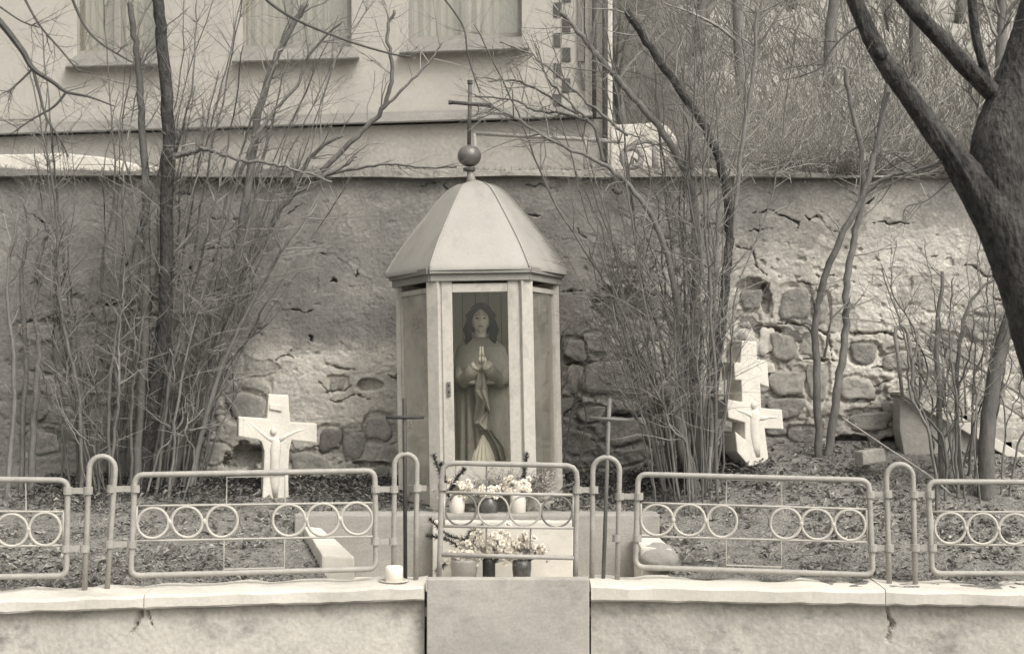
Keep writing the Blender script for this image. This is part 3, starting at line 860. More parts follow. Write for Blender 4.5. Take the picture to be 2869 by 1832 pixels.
mb = MB(); mb.tube([FP(1363, 1381), FP(1363, 1303)], 0.005, 5); mb.build('wire_bar', M['gate_ring'], root)
mb = MB(); mb.tube([FP(1363, 1476), FP(1361, 1553), FP(1484, 1556), FP(1487, 1479)], 0.006, 5); mb.build('wire_loop', M['gate_ring'], root)
for (x0, x1, y) in ((1168, 1195, 1367), (1210, 1240, 1363), (1617, 1664, 1372)):
    mb = MB(); a, b = FP(x0, y), FP(x1, y)
    mb.box(tuple((a + b) / 2), ((b - a).length, 0.014, 0.034))
    mb.tube([(a if x0 in (1168,) else b) - Vector((0, 0, .021)), (a if x0 in (1168,) else b) + Vector((0, 0, .021))], 0.027, 12)
    if x0 == 1617: mb.tube([a - Vector((0, 0, .021)), a + Vector((0, 0, .021))], 0.027, 12)
    mb.build('tie_clamp', M['pipe'], root, fix=True)
tag(root, 'grey pipe gate with four dark rings in front of the shrine', 'gate')

def arch_post(xl0, xr0, xl1, xr1, ytop, ybot, label, cross=None):
    """legs: bottom columns xl0/xr0, columns at the spring of the arch xl1/xr1"""
    root = empty('arch_post', tuple(FP((xl0 + xr0) / 2, ybot)))
    r = (xr1 - xl1) / 2; cx = (xl1 + xr1) / 2
    pts = [(xl0, ybot + 8), ((xl0 + xl1) / 2, (ybot + ytop + r) / 2), (xl1, ytop + r)]
    pts += [(cx - r * math.cos(a), ytop + r - r * math.sin(a)) for a in np.linspace(0, math.pi, 15)[1:-1]]
    pts += [(xr1, ytop + r), ((xr0 + xr1) / 2, (ybot + ytop + r) / 2), (xr0, ybot + 8)]
    mb = MB(); mb.tube([FP(x, y) for x, y in pts], PR * 0.95, 10); mb.build('bent_pipe', M['pipe'], root, smooth=True)
    if cross:
        (vx0, vy0, vx1, vy1), (hx0, hy0, hx1, hy1), m_ = cross
        mb = MB(); mb.tube([FP(vx0, vy0), FP(vx1, vy1)], 0.0125, 10)
        c = mb.build('cross_upright', M[m_], root, smooth=True)
        mb = MB(); mb.tube([FP(hx0, hy0, -0.006), FP(hx1, hy1, -0.006)], 0.0115, 10); mb.build('cross_bar', M[m_], root, smooth=True)
    tag(root, label, 'post', 'bent pipe fence posts')
M['cross_pipe'] = mat('cross_pipe', 0.035, 0.06, 12, bump=0.1, rough=0.5)
arch_post(237, 300, 250, 323, 1278, 1645, 'bent pipe arch post standing left of the long left fence panel')
arch_post(1103, 1165, 1105, 1168, 1272, 1622, 'bent pipe arch post with dark pipe cross left of the gate', ((1133, 1115, 1136, 1622), (1081, 1169, 1188, 1169), 'cross_pipe'))
arch_post(1658, 1729, 1661, 1736, 1281, 1625, 'bent pipe arch post with pale pipe cross right of the gate', ((1708, 1115, 1690, 1625), (1651, 1171, 1758, 1177), 'rod'))
arch_post(2492, 2565, 2483, 2558, 1300, 1638, 'bent pipe arch post standing right of the long right fence panel')

# candle in a white holder on a saucer, on the coping
root = empty('grave_candle', tuple(FP(1104, 1634, -0.08)))
c0 = FP(1104, 1632, -0.08)
mb = MB(); mb.lathe(c0, [(0.001, 0.0), (0.05, 0.0), (0.088, 0.012), (0.09, 0.018), (0.05, 0.008), (0.002, 0.008)], 28); mb.build('saucer', M['china'], root, smooth=True)
mb = MB(); mb.lathe(c0, [(0.001, 0.01), (0.052, 0.01), (0.053, 0.085), (0.05, 0.096), (0.042, 0.101), (0.002, 0.102)], 28); mb.build('cup', M['wax'], root, smooth=True)
tag(root, 'small white cup upside down on a saucer on the coping left of the gate', 'cup')

# ================================================================== SHRINE
SC_D = 10.14
SPX = 402.0 * 9.6 / 10.14
LEAN = math.radians(-1.1)          # whole shrine leans a little to the left
S_ROT = math.radians(3.2)
foot = P(1348, 1437, 9.62)
S_C = Vector((foot.x * SC_D / 9.62, SC_D, foot.z))      # centre of the base
shrine = empty('shrine', tuple(S_C))
Rl = Matrix.Translation(S_C) @ Matrix.Rotation(LEAN, 4, 'Y') @ Matrix.Rotation(S_ROT, 4, 'Z')
def SV(p): return tuple(Rl @ Vector(p))
def hexpt(R, k): 
    # corner k of the hexagon; corners 4 and 5 bound the front (towards -y)
    a = math.radians(60 * k)
    return (R * math.cos(a) * (0.945 if k % 3 == 0 else 1.055), R * math.sin(a))
def roofpt(r, k):
    # eaves: front edge barely wider than the front face, side corners overhang
    f = r / REAVE; k %= 6
    return ((0.676, 0), (.347, .60), (-.347, .60), (-.676, 0), (-.347, -.60), (.347, -.60))[k][0] * f, ((0.676, 0), (.347, .60), (-.347, .60), (-.676, 0), (-.347, -.60), (.347, -.60))[k][1] * f
def sbox(mb, c, size, rz=0.0):
    sx, sy, sz = [q / 2 for q in size]
    cz, s_ = math.cos(rz), math.sin(rz)
    v = []
    for x, y, z in [(-sx, -sy, -sz), (sx, -sy, -sz), (sx, sy, -sz), (-sx, sy, -sz), (-sx, -sy, sz), (sx, -sy, sz), (sx, sy, sz), (-sx, sy, sz)]:
        v.append(SV((c[0] + x * cz - y * s_, c[1] + x * s_ + y * cz, c[2] + z)))
    mb.hexa(v)
RB = 0.635                        # corner radius of the body
zE = P(1348, 776, 9.62).z - S_C.z # height of the body
# base slab
mb = MB()
for (R, z0, z1) in ((RB + 0.035, -0.03, 0.05),):
    lo = [SV((*hexpt(R, k), z0)) for k in range(6)]; hi = [SV((*hexpt(R, k), z1)) for k in range(6)]
    mb.add(lo + hi, [list(range(6))[::-1], list(range(6, 12))] + [[k, (k + 1) % 6, 6 + (k + 1) % 6, 6 + k] for k in range(6)])
mb.build('base', M['concrete'], shrine, bevel=0.01)
# corner posts
for k in range(6):
    x, y = hexpt(RB - 0.032, k)
    mb = MB(); sbox(mb, (x, y, zE / 2 + 0.024), (0.062, 0.095, zE - 0.05), math.radians(60 * k)); mb.build('corner_post', M['shrine_paint'], shrine, bevel=0.006)
def fgeo(k):
    p0, p1 = np.array(hexpt(RB, k)), np.array(hexpt(RB, k + 1))
    L_ = np.linalg.norm(p1 - p0); t = (p1 - p0) / L_
    return (p0 + p1) / 2, t, np.array((t[1], -t[0])), L_
def fbox(mb, k, u, z, w, h, depth, off):
    """a board on face k: u along the face, off outwards from the face plane"""
    m, t, n, L_ = fgeo(k)
    c = m + n * off + t * u
    sbox(mb, (c[0], c[1], z), (depth, w, h), math.atan2(n[1], n[0]))
FACE = fgeo(4)[3]
SIDE = fgeo(3)[3]
FRONT, LEFT, RIGHT = 4, 3, 5
# planked back faces and planked lower parts
for k in (0, 1, 2):
    n = 6
    FL = fgeo(k)[3]; wd = (FL - 0.07) / n
    for q in range(n):
        mb = MB(); fbox(mb, k, -FL / 2 + 0.035 + wd * (q + 0.5), zE / 2 + 0.02, wd - 0.006, zE - 0.06, 0.022, -0.03 + 0.002 * (q % 2))
        mb.build('plank', M['board'], shrine)
    # backing skin so that the joints stay dark
    mb = MB(); fbox(mb, k, 0, zE / 2 + 0.02, FL - 0.06, zE - 0.05, 0.006, -0.012); mb.build('backing', M['cornice'], shrine)
mb = MB()
lo = [SV((*hexpt(RB - 0.03, k), 0.052)) for k in range(6)]; hi = [SV((*hexpt(RB - 0.03, k), 0.062)) for k in range(6)]
mb.add(lo + hi, [list(range(6))[::-1], list(range(6, 12))] + [[k, (k + 1) % 6, 6 + (k + 1) % 6, 6 + k] for k in range(6)])
mb.build('floor_board', M['board'], shrine)
# front door: frame, glass, lower panel
door = None
mb = MB()
WIN_W = 0.385
zt, zb = zE - 0.075, 0.34
for u in (-1, 1):
    fbox(mb, FRONT, u * (WIN_W / 2 + 0.038), (zE - 0.03 + 0.06) / 2, 0.074, zE - 0.09, 0.035, -0.012)
fbox(mb, FRONT, 0, zE - 0.09 + 0.012, WIN_W, 0.062, 0.035, -0.012)
fbox(mb, FRONT, 0, 0.2, WIN_W, 0.26, 0.03, -0.014)
door = mb.build('door', M['shrine_paint'], shrine, bevel=0.004)
mb = MB(); fbox(mb, FRONT, 0, (zE - 0.11 + 0.33) / 2, WIN_W + 0.01, zE - 0.11 - 0.33, 0.004, -0.02); mb.build('pane', M['glass'], door)
mb = MB(); fbox(mb, FRONT, -(WIN_W / 2 + 0.035) , P(1260, 1088, 9.6).z - S_C.z, 0.026, 0.10, 0.012, 0.012); mb.build('lock_plate', M['rod'], door, bevel=0.002)
for zz in (0.025, -0.02):
    mb = MB(); fbox(mb, FRONT, -(WIN_W / 2 + 0.035), P(1260, 1088, 9.6).z - S_C.z + zz, 0.009, 0.012, 0.006, 0.02); mb.build('keyhole', M['hole'], door)
# posts' inner strips beside the door
for u in (-1, 1):
    mb = MB(); fbox(mb, FRONT, u * (FACE / 2 - 0.052), zE / 2 + 0.02, 0.05, zE - 0.055, 0.03, -0.02); mb.build('door_jamb', M['shrine_paint'], shrine, bevel=0.004)
for k in (LEFT, RIGHT):
    mb = MB(); w_ = SIDE - 0.10
    for u in (-1, 1): fbox(mb, k, u * (w_ / 2 - 0.012), (zE + 0.02) / 2, 0.03, zE - 0.08, 0.03, -0.022)
    fbox(mb, k, 0, zE - 0.085, w_ - 0.055, 0.035, 0.03, -0.022); fbox(mb, k, 0, 0.12, w_ - 0.055, 0.12, 0.03, -0.022)
    wf = mb.build('side_window', M['shrine_paint'], shrine, bevel=0.003)
    mb = MB(); fbox(mb, k, 0, (zE - 0.1 + 0.18) / 2, w_ - 0.05, zE - 0.1 - 0.18, 0.004, -0.024); mb.build('pane', M['side_glass' if k == LEFT else 'right_glass'], wf)
# cornice boards under the eaves, and the eave soffit
REAVE = 0.70
for k in range(6):
    mb = MB(); fbox(mb, k, 0, zE - 0.005, fgeo(k)[3] + 0.015, 0.05, 0.03, 0.012); mb.build('cornice_board', M['cornice'], shrine, bevel=0.003)
    mb = MB(); fbox(mb, k, 0, zE + 0.042, fgeo(k)[3] + 0.03, 0.044, 0.05, 0.022); mb.build('eave_moulding', M['cornice'], shrine, bevel=0.004)
mb = MB()
z0 = zE + 0.072
lo = [SV((*hexpt(RB - 0.02, k), z0 + 0.01)) for k in range(6)]; hi = [SV((*roofpt(REAVE - 0.012, k), z0 - 0.004)) for k in range(6)]
mb.add(lo + hi, [[k, (k + 1) % 6, 6 + (k + 1) % 6, 6 + k] for k in range(6)] + [list(range(6))]); mb.build('soffit', M['cornice'], shrine)
# roof: six curved sheet panels with standing seams
zA = P(1330, 506, SC_D).z - S_C.z
prof_t = [0.0, 0.08, 0.28, 0.48, 0.68, 0.8, 0.88, 0.94, 0.98, 1.0]
prof_r = [1.0, 0.955, 0.82, 0.66, 0.49, 0.39, 0.31, 0.24, 0.165, 0.04]
tt = np.linspace(0, 1, 26)
rr_ = np.interp(tt, prof_t, prof_r) * REAVE
ker = np.array([0.25, 0.5, 0.25]); 
for _ in range(2): rr_[1:-1] = np.convolve(rr_, ker, 'same')[1:-1]
zz_ = z0 - 0.012 + tt * (zA - z0 + 0.012)
for k in range(6):
    rows = []
    for r, z in zip(rr_, zz_):
        a, b = np.array(roofpt(r, k)), np.array(roofpt(r, k + 1))
        row = []
        for q in range(9):
            s = q / 8
            p = a + (b - a) * s
            p = p * (1 + 0.012 * math.sin(math.pi * s))
            row.append(SV((p[0], p[1], z)))
        rows.append(row)
    rows.insert(0, [SV(tuple(np.array(((Rl.inverted()) @ Vector(p))) + np.array((0, 0, -0.016)))) for p in rows[0]])
    mb = MB(); mb.grid(np.array(rows)); mb.build('roof_panel', M['roof_metal'], shrine, smooth=True)
    mb = MB(); mb.tube([SV((*roofpt(r + 0.004, k), z)) for r, z in zip(rr_[:-1], zz_[:-1])], 0.006, 6); mb.build('roof_seam', M['roof_metal'], shrine, smooth=True)
# finial: neck, collar, ball and cross stand upright over the leaning roof
ap = P(1322, 508, SC_D)
mb = MB(); q0 = P(1315, 476, SC_D)
mb.tube([ap - Vector((0, 0, 0.03)), ap.lerp(q0, 0.45), q0 + Vector((0, 0, 0.01))], [0.05, 0.026, 0.02], 12); mb.build('finial_neck', M['roof_metal'], shrine, smooth=True)
mb = MB(); mb.tube([q0 + Vector((0, 0, -.008)), q0 + Vector((0, 0, .012))], 0.046, 18); mb.build('finial_collar', M['dark_iron'], shrine)
bc = P(1315, 437, SC_D)
mb = MB(); mb.ball(bc, (0.089, 0.089, 0.082), 28, 18); mb.build('finial_ball', M['finial'], shrine, smooth=True)
mb = MB(); mb.tube([P(1314, 408, SC_D), P(1317, 232, SC_D)], 0.0145, 12); fc = mb.build('finial_cross', M['rod'], shrine, smooth=True)
mb = MB(); mb.tube([P(1317, 236, SC_D), P(1317, 226, SC_D)], 0.02, 12); mb.build('end_cap', M['dark_iron'], fc)
mb = MB(); mb.tube([P(1260, 287, SC_D - 0.01), P(1374, 296, SC_D - 0.01)], 0.0145, 12); mb.build('cross_bar', M['dark_iron'], fc, smooth=True)
for (x, y) in ((1261, 287), (1373, 296)):
    mb = MB(); c = P(x, y, SC_D - 0.01); mb.tube([c - Vector((.012, 0, 0)), c + Vector((.012, 0, 0))], 0.019, 12); mb.build('end_cap', M['dark_iron'], fc)
mb = MB(); mb.tube([P(1330, 290, SC_D), P(1340, 300, SC_D), P(1341, 312, SC_D), P(1334, 322, SC_D)], 0.005, 6); mb.build('hook', M['dark_iron'], fc)
tag(shrine, 'white hexagonal glazed shrine with curved metal roof, ball and cross on top', 'shrine')

# ================================================================== STATUE inside the shrine
ST_D = 10.10
def st(px, py, fwd=0.0): return P(px, py, ST_D - fwd)
KM = 3850 / ST_D            # pixels per metre there
sbase = st(1352, 1408)
statue = empty('statue', tuple(sbase))
cx_at = lambda y: np.interp(y, [850, 960, 1080, 1200, 1300, 1410], [1346, 1348, 1350, 1353, 1356, 1358])
def loft(rows, nseg=120, fold=None, seed=0):
    """rows: (py, half width px, depth half m, forward offset m)"""
    ys = np.linspace(rows[0][0], rows[-1][0], 110)
    hw = np.interp(ys, [r[0] for r in rows], [r[1] for r in rows])
    dp = np.interp(ys, [r[0] for r in rows], [r[2] for r in rows])
    fo = np.interp(ys, [r[0] for r in rows], [r[3] for r in rows])
    for _ in range(3):
        for a_ in (hw, dp, fo): a_[1:-1] = (a_[:-2] + 2 * a_[1:-1] + a_[2:]) / 4
    th = np.arange(nseg) * 2 * math.pi / nseg
    Y_, TH = np.meshgrid(ys, th, indexing='ij')
    k = np.ones_like(Y_)
    if fold is not None: k = k + fold(Y_, TH)
    x = CX + 0 * Y_ + (cx_at(Y_) - CX) + hw[:, None] * np.cos(TH) * k
    f = fo[:, None] + dp[:, None] * np.sin(TH) * k
    return PN(x, Y_, ST_D - f)
def mantle_fold(Y_, TH):
    amp = smooth01((Y_ - 1050) / 90) * 0.10
    ph_ = TH * 6.5 + 0.003 * (Y_ - 1080) + 0.8 * np.sin(TH * 3)
    return amp * (1.6 * np.abs(np.sin(ph_)) ** 0.7 - 1.0) + 0.35 * amp * np.sin(TH * 21 + 2.0)
mb = MB(); V = loft([(952, 14, .05, 0), (962, 48, .075, 0), (985, 70, .10, 0), (1060, 76, .13, 0), (1150, 76, .14, 0), (1260, 82, .15, 0), (1408, 90, .17, 0)], fold=mantle_fold)
mb.grid(V, True); mb.build('mantle', M['mantle'], statue, smooth=True)
# cape over shoulders and forearms, open over the hands
def cape_fold(Y_, TH):
    front = np.exp(-((TH - math.pi / 2) / 0.28) ** 2)
    return -0.16 * front * smooth01((Y_ - 965) / 40) + 0.02 * np.sin(TH * 9 + Y_ * 0.02) * smooth01((Y_ - 990) / 50)
mb = MB(); V = loft([(944, 24, .05, 0.0), (952, 44, .075, .0), (972, 68, .11, .005), (1010, 77, .15, .02), (1050, 80, .185, .04), (1072, 81, .20, .05), (1079, 76, .19, .05), (1080, 40, .12, .03)], fold=cape_fold)
mb.grid(V, True); mb.build('cape', M['mantle'], statue, smooth=True)
# sleeves with pale cuffs
for s in (-1, 1):
    mb = MB()
    el, wr = st(1349 + s * 48, 1068, .17), st(1349 + s * 13, 1022, .27)
    pts = [st(1349 + s * 58, 1035, .08), st(1349 + s * 55, 1062, .13), el, el.lerp(wr, .45), wr.lerp(el, .12)]
    mb.tube(pts, [.05, .058, .056, .05, .045], 16); sl = mb.build('sleeve', M['mantle'], statue, smooth=True)
    mb = MB(); mb.tube([wr.lerp(el, .16), wr.lerp(el, -0.02)], [.045, .037], 16); mb.build('cuff', M['lining'], sl, smooth=True)
# praying hands: two palms pressed together, five fingers each
for s in (-1, 1):
    mb = MB()
    c = st(1349 + s * 6.5, 1012, .285)
    mb.tube([c + Vector((s * .006, .02, -.05)), c + Vector((0, .01, -.03)), c + Vector((0, 0, 0)), c + Vector((-s * .003, -.004, .028))], [.017, .02, .021, .017], 12)
    for q, (dx, ln) in enumerate(((-.021, .062), (-.007, .074), (.007, .07), (.02, .055))):
        b0 = c + Vector((-s * .002, dx * .9, .022))
        mb.tube([b0, b0 + Vector((-s * .004, dx * .12 - .002, ln * .5)), b0 + Vector((-s * .006, -.004, ln))], [.0088, .0082, .0055], 8)
    b0 = c + Vector((-s * .004, -.018, -.012))
    mb.tube([b0, b0 + Vector((0, -.014, .018)), b0 + Vector((-s * .002, -.013, .042))], [.0095, .009, .006], 8)
    mb.v = [(q - np.array(c)) * 1.1 + np.array(c) for q in mb.v]
    mb.build('hand', M['hand_paint'], statue, smooth=True)
# neck and head
hc = st(1347, 897, .02)
mb = MB(); mb.tube([st(1348, 962, 0), st(1347, 940, .005), st(1347, 915, .01)], [.06, .045, .046], 18); mb.build('neck', M['skin'], statue, smooth=True)
mb = MB(); mb.tube([PN(1348 + 30 * math.cos(a), 953 + 5 * math.sin(a), ST_D - .06 * math.sin(a) - .02).tolist() for a in np.linspace(0, 2 * math.pi, 24)[:-1]], .006, 6, closed=True); mb.build('neckline', M['lip'], statue, smooth=True)
th = np.linspace(0, math.pi, 40)[:, None]; ph = (np.arange(56) * 2 * math.pi / 56)[None, :]
D = np.stack([np.sin(th) * np.cos(ph), -np.sin(th) * np.sin(ph), np.cos(th) * np.ones_like(ph)], -1)
x_, y_, z_ = D[..., 0], D[..., 1], D[..., 2]
front = smooth01((-y_ - 0.1) / 0.5)
jaw = smooth01((-z_) / 0.9)
wx = .074 * (1 - .34 * jaw ** 1.4); wy = .088 * (1 - .10 * jaw); wz = .107
HX = np.stack([x_ * wx, y_ * wy, z_ * wz], -1)
bumpf = .020 * np.exp(-(x_ / .13) ** 2 - ((z_ + .14) / .17) ** 2) + .010 * np.exp(-(x_ / .10) ** 2 - ((z_ - .10) / .22) ** 2) \
    - .011 * np.exp(-((np.abs(x_) - .33) / .16) ** 2 - ((z_ - .10) / .10) ** 2) + .006 * np.exp(-((z_ - .27) / .09) ** 2) * np.exp(-(x_ / .6) ** 2) \
    + .008 * np.exp(-(x_ / .22) ** 2 - ((z_ + .46) / .07) ** 2) + .009 * np.exp(-(x_ / .2) ** 2 - ((z_ + .80) / .14) ** 2)
HX[..., 1] -= bumpf * front
mb = MB(); mb.grid(HX + np.array(hc), True); head = mb.build('head', M['skin'], statue, smooth=True)
for s in (-1, 1):
    mb = MB(); mb.ball(hc + Vector((s * .0255, -.073, .011)), (.0125, .008, .0062), 12, 8); mb.build('eye', M['eye'], head, smooth=True)
    mb = MB(); mb.tube([hc + Vector((s * .012, -.084, .028)), hc + Vector((s * .028, -.081, .033)), hc + Vector((s * .043, -.068, .027))], [.0022, .0032, .0015], 6); mb.build('eyebrow', M['hair'], head, smooth=True)
mb = MB(); mb.tube([hc + Vector((-.019, -.078, -.049)), hc + Vector((0, -.088, -.047)), hc + Vector((.019, -.078, -.049))], [.002, .0055, .002], 8); mb.build('mouth', M['lip'], head, smooth=True)
# hair: cap with a parted front, falling in locks to the shoulders
HZ = np.stack([x_ * .098, y_ * .100 + .012, z_ * .122 + .010], -1)
face = smooth01((-y_ - .16) / .22) * smooth01((.58 - z_) / .16) * smooth01((.78 - np.abs(x_)) / .15)
HZ[..., 1] += .085 * face
mb = MB(); mb.grid(HZ + np.array(hc), True); hair = mb.build('hair', M['hair'], statue, smooth=True)
for s in (-1, 1):
    for q in range(7):
        a = q / 6
        p0 = hc + Vector((s * (.012 + .066 * min(1, a * 1.5)), -.066 + .085 * a, .094 - .05 * a))
        p1 = hc + Vector((s * .083, -.045 + .085 * a, .01)); p2 = hc + Vector((s * (.088 + .004 * q % 2), -.03 + .07 * a, -.07))
        p3 = hc + Vector((s * (.083 + .012 * a), -.03 + .06 * a, -.135)); p4 = hc + Vector((s * (.108 + .03 * a), -.045 + .06 * a, -.195))
        mb = MB(); mb.tube([p0, p0.lerp(p1, .55) + Vector((s * .012, -.004, .004)), p1, p2, p3, p4], [.014, .021, .022, .022, .02, .01], 10)
        mb.build('hair_lock', M['hair'], statue, smooth=True)
# pale gown showing below the parted mantle
def gown_fold(Y_, TH): return .085 * np.sin(TH * 16) * smooth01((Y_ - 1225) / 40)
mb = MB(); V = loft([(1218, 3, .01, .14), (1240, 17, .045, .125), (1275, 30, .07, .12), (1330, 44, .09, .11), (1408, 58, .10, .10)], fold=gown_fold)
mb.grid(V, True); mb.build('gown', M['gown'], statue, smooth=True)
# the drape that falls from the hands in zigzag folds
def drape(left, right, m_, nm, fwd0, amp=0.012):
    rows = []
    for k in range(36):
        t = k / 35
        y = left[0][1] + (left[-1][1] - left[0][1]) * t
        xl = np.interp(y, [p[1] for p in left], [p[0] for p in left]); xr = np.interp(y, [p[1] for p in right], [p[0] for p in right])
        row = []
        for q in range(15):
            s = q / 14
            f = np.interp(y, [1035, 1080, 1160, 1300], [.235, .225, .165, .165]) + fwd0 + amp * math.sin(s * 9 + y * .03) + .02 * math.sin(s * math.pi)
            row.append(tuple(st(xl + (xr - xl) * s, y, f)))
        rows.append(row)
    V = np.array(rows)
    mb = MB(); mb.grid(V); mb.grid((V + np.array([0, .03, 0]))[::-1])
    o = mb.build(nm, m_, statue, smooth=True)
drape([(1336, 1036), (1330, 1096), (1334, 1120), (1327, 1185), (1340, 1206)], [(1358, 1036), (1366, 1090), (1372, 1150), (1364, 1180), (1366, 1206)], M['mantle'], 'drape', 0.0)
drape([(1332, 1092), (1352, 1122), (1366, 1148), (1368, 1152)], [(1362, 1092), (1368, 1122), (1373, 1148), (1372, 1152)], M['lining'], 'drape_turn', .024)
drape([(1362, 1154), (1340, 1172), (1330, 1186), (1352, 1202)], [(1367, 1154), (1366, 1172), (1365, 1186), (1366, 1202)], M['lining'], 'drape_turn', .024)
drape([(1364, 1206), (1376, 1232), (1390, 1254), (1404, 1290)], [(1374, 1206), (1398, 1232), (1416, 1254), (1424, 1290)], M['mantle'], 'drape', .0, .02)
tag(statue, 'painted statue with dark hair and praying hands behind the glass door', 'statue')

# ================================================================== STONE CROSSES
def slab_poly(px_pts, dfun, vec, name, m_, parent, bevel=0.008):
    mb = MB(); mb.prism([P(x, y, dfun(x, y)) for x, y in px_pts], vec)
    return mb.build(name, m_, parent, bevel=bevel)
def flatten(o, fun, k=0.62, off=0.0):
    # press a figure into low relief against the front plane of its cross
    n = len(o.data.vertices); co = np.empty(n * 3, np.float32); o.data.vertices.foreach_get('co', co); co = co.reshape(-1, 3)
    for i in range(n):
        x, y, z = co[i]
        px = CX + F_PX * x / y; py = HOR - F_PX * (z - EYE) / y
        pl = fun(px, py)
        co[i, 1] = pl + (y - pl) * k + off
    o.data.vertices.foreach_set('co', co.ravel()); o.data.update()
# left cross with a carved figure, turned a little to the right
a = math.radians(16)
d0 = 10.22
fx = lambda x, y: d0 + (x - 770) / 376 * math.tan(a) * 0.9 - (1395 - y) / 376 * -0.03
left = empty('stone_cross', tuple(P(772, 1398, d0)))
poly = [(752, 1103), (808, 1106), (811, 1150), (814, 1182), (888, 1186), (888, 1241), (818, 1233), (811, 1262), (808, 1320), (809, 1396), (735, 1398), (738, 1330), (741, 1265), (733, 1238), (724, 1232), (668, 1222), (668, 1167), (748, 1172)]
slab_poly(poly, fx, (-math.sin(a) * 0.15, math.cos(a) * 0.15, 0), 'cross_body', M['cross_white'], left, 0.01)
def fig(pts, rad, name, m_, parent, dfun, off, flat=0.55, sides=12):
    mb = MB(); mb.tube([P(x, y, dfun(x, y) - off) for x, y in pts], rad, sides)
    return mb
mb = fig([(773, 1222), (774, 1240), (771, 1262), (771, 1285), (770, 1330), (770, 1362), (771, 1392)], [.018, .036, .042, .036, .04, .03, .02], '', None, None, fx, -.006)
mb2 = mb
for pts, rad in (([(773, 1236), (752, 1228), (725, 1206), (698, 1182)], [.022, .016, .013, .009]), ([(776, 1236), (800, 1222), (830, 1208), (858, 1200)], [.022, .016, .013, .009])):
    mb2.tube([P(x, y, fx(x, y) + .006) for x, y in pts], rad, 10)
mb2.ball(P(766, 1208, fx(766, 1208) - .012), (.022, .03, .03), 14, 10)
flatten(mb2.build('carved_figure', M['cross_white'], left, smooth=True), fx)
mb = MB(); mb.prism([P(x, y, fx(x, y) + .002) for x, y in ((757, 1131), (790, 1135), (790, 1152), (757, 1146))], (0, -.018, 0)); mb.build('title_board', M['cross_white'], left, bevel=.004)
tag(left, 'white stone cross with a carved hanging figure on the left', 'cross')

# triple barred cross, turned to the right so that its left sides show
a3 = math.radians(27)
d3 = 10.28
f3 = lambda x, y: d3 + (x - 2120) / 373 * math.tan(a3) + (1320 - y) / 373 * 0.05
o3 = lambda q: (1980 + q[0] / 3.2, 860 + q[1] / 3.2)
poly = [o3(q) for q in [(318, 300), (450, 310), (452, 470), (545, 482), (562, 722), (482, 692), (492, 905), (676, 920), (692, 1096), (522, 1088), (556, 1358), (472, 1418), (380, 1424), (276, 1300), (256, 1112), (345, 1188), (345, 1036), (196, 992), (180, 824), (320, 852), (312, 652), (256, 656), (244, 490), (302, 502)]]
triple = empty('stone_cross', tuple(P(2125, 1318, d3)))
slab_poly(poly, f3, (-math.sin(a3) * .17, math.cos(a3) * .17, 0), 'cross_body', M['cross_white'], triple, .009)
mb = fig([o3(q) for q in ((425, 900), (430, 960), (420, 1060), (430, 1160), (440, 1250), (455, 1340))], [.02, .045, .04, .042, .034, .022], '', None, None, f3, -.012)
for pts in (((415, 990), (385, 965), (330, 940), (270, 925)), ((440, 990), (510, 995), (560, 985), (620, 990))):
    mb.tube([P(*o3(q), f3(*o3(q)) + .007) for q in pts], [.024, .018, .013, .009], 10)
mb.ball(P(*o3((425, 880)), f3(*o3((425, 880))) - .01), (.024, .026, .032), 14, 10)
flatten(mb.build('carved_figure', M['cross_white'], triple, smooth=True), f3)
mb = MB(); mb.tube([P(2124, 1338, d3 + .05), P(2124, 1296, d3 + .05)], .016, 8); mb.build('foot_peg', M['cut_wood'], triple)
tag(triple, 'white triple barred stone cross leaning against the wall on the right', 'cross')

# squared stone lying on the earth at the right
mb = MB()
c = P(2437, 1278, 10.15)
mb.box(tuple(c), (0.20, 0.12, 0.10), M=Matrix.Rotation(math.radians(18), 3, 'Z') @ Matrix.Rotation(math.radians(-7), 3, 'Y'), taper=.94)
o = mb.build('stone_block', M['pale_stone'], bevel=.012)
tag(o, 'weathered squared stone lying on the earth right of the triple cross', 'stone')
# short stake by the right shrub
mb = MB(); mb.tube([P(1988, 1330, 9.9), P(1990, 1252, 9.9)], [.014, .011], 8); o = mb.build('wooden_stake', M['cut_wood'])
tag(o, 'short pale wooden stake between the right shrub and the triple cross', 'stake')

# ------------------------------------------------------------------ stair with railing at the far right
stair = empty('garden_stair', tuple(P(2700, 1300, 10.5)))
mb = MB(); mb.prism([P(x, y, 10.72) for x, y in ((2522, 1112), (2620, 1150), (2700, 1196), (2900, 1318), (2900, 1420), (2560, 1420), (2520, 1200))], (0, .2, 0)); mb.build('stringer', M['plinth'], stair, bevel=.01)
mb = MB(); mb.prism([P(x, y, 10.66) for x, y in ((2518, 1098), (2545, 1094), (2700, 1172), (2910, 1300), (2910, 1332), (2690, 1200), (2600, 1152))], (0, .3, 0)); mb.build('coping', M['limewhite'], stair, bevel=.008)
for k in range(5):
    x, y = 2560 + k * 62, 1085 + k * 37
    A = P(x, y, 10.9)
    mb = MB(); mb.box((A.x + .1, 10.92, A.z - .15), (.26, .2, .3)); mb.build('step', M['pale_stone'], stair, bevel=.01)
tag(stair, 'stone stair with white coping descending at the far right', 'stairs')
rail = empty('stair_railing', tuple(P(2540, 1118, 10.6)))
def rl(pts, r, nm, m_='pipe'):
    mb = MB(); mb.tube([P(x, y, 10.62) for x, y in pts], r, 8); mb.build(nm, M[m_], rail, smooth=True)
rl([(2529, 1112), (2516, 1000), (2507, 940), (2510, 922), (2522, 912), (2536, 918), (2543, 935), (2548, 970), (2560, 1050), (2568, 1125)], .015, 'bent_pipe', 'cornice')
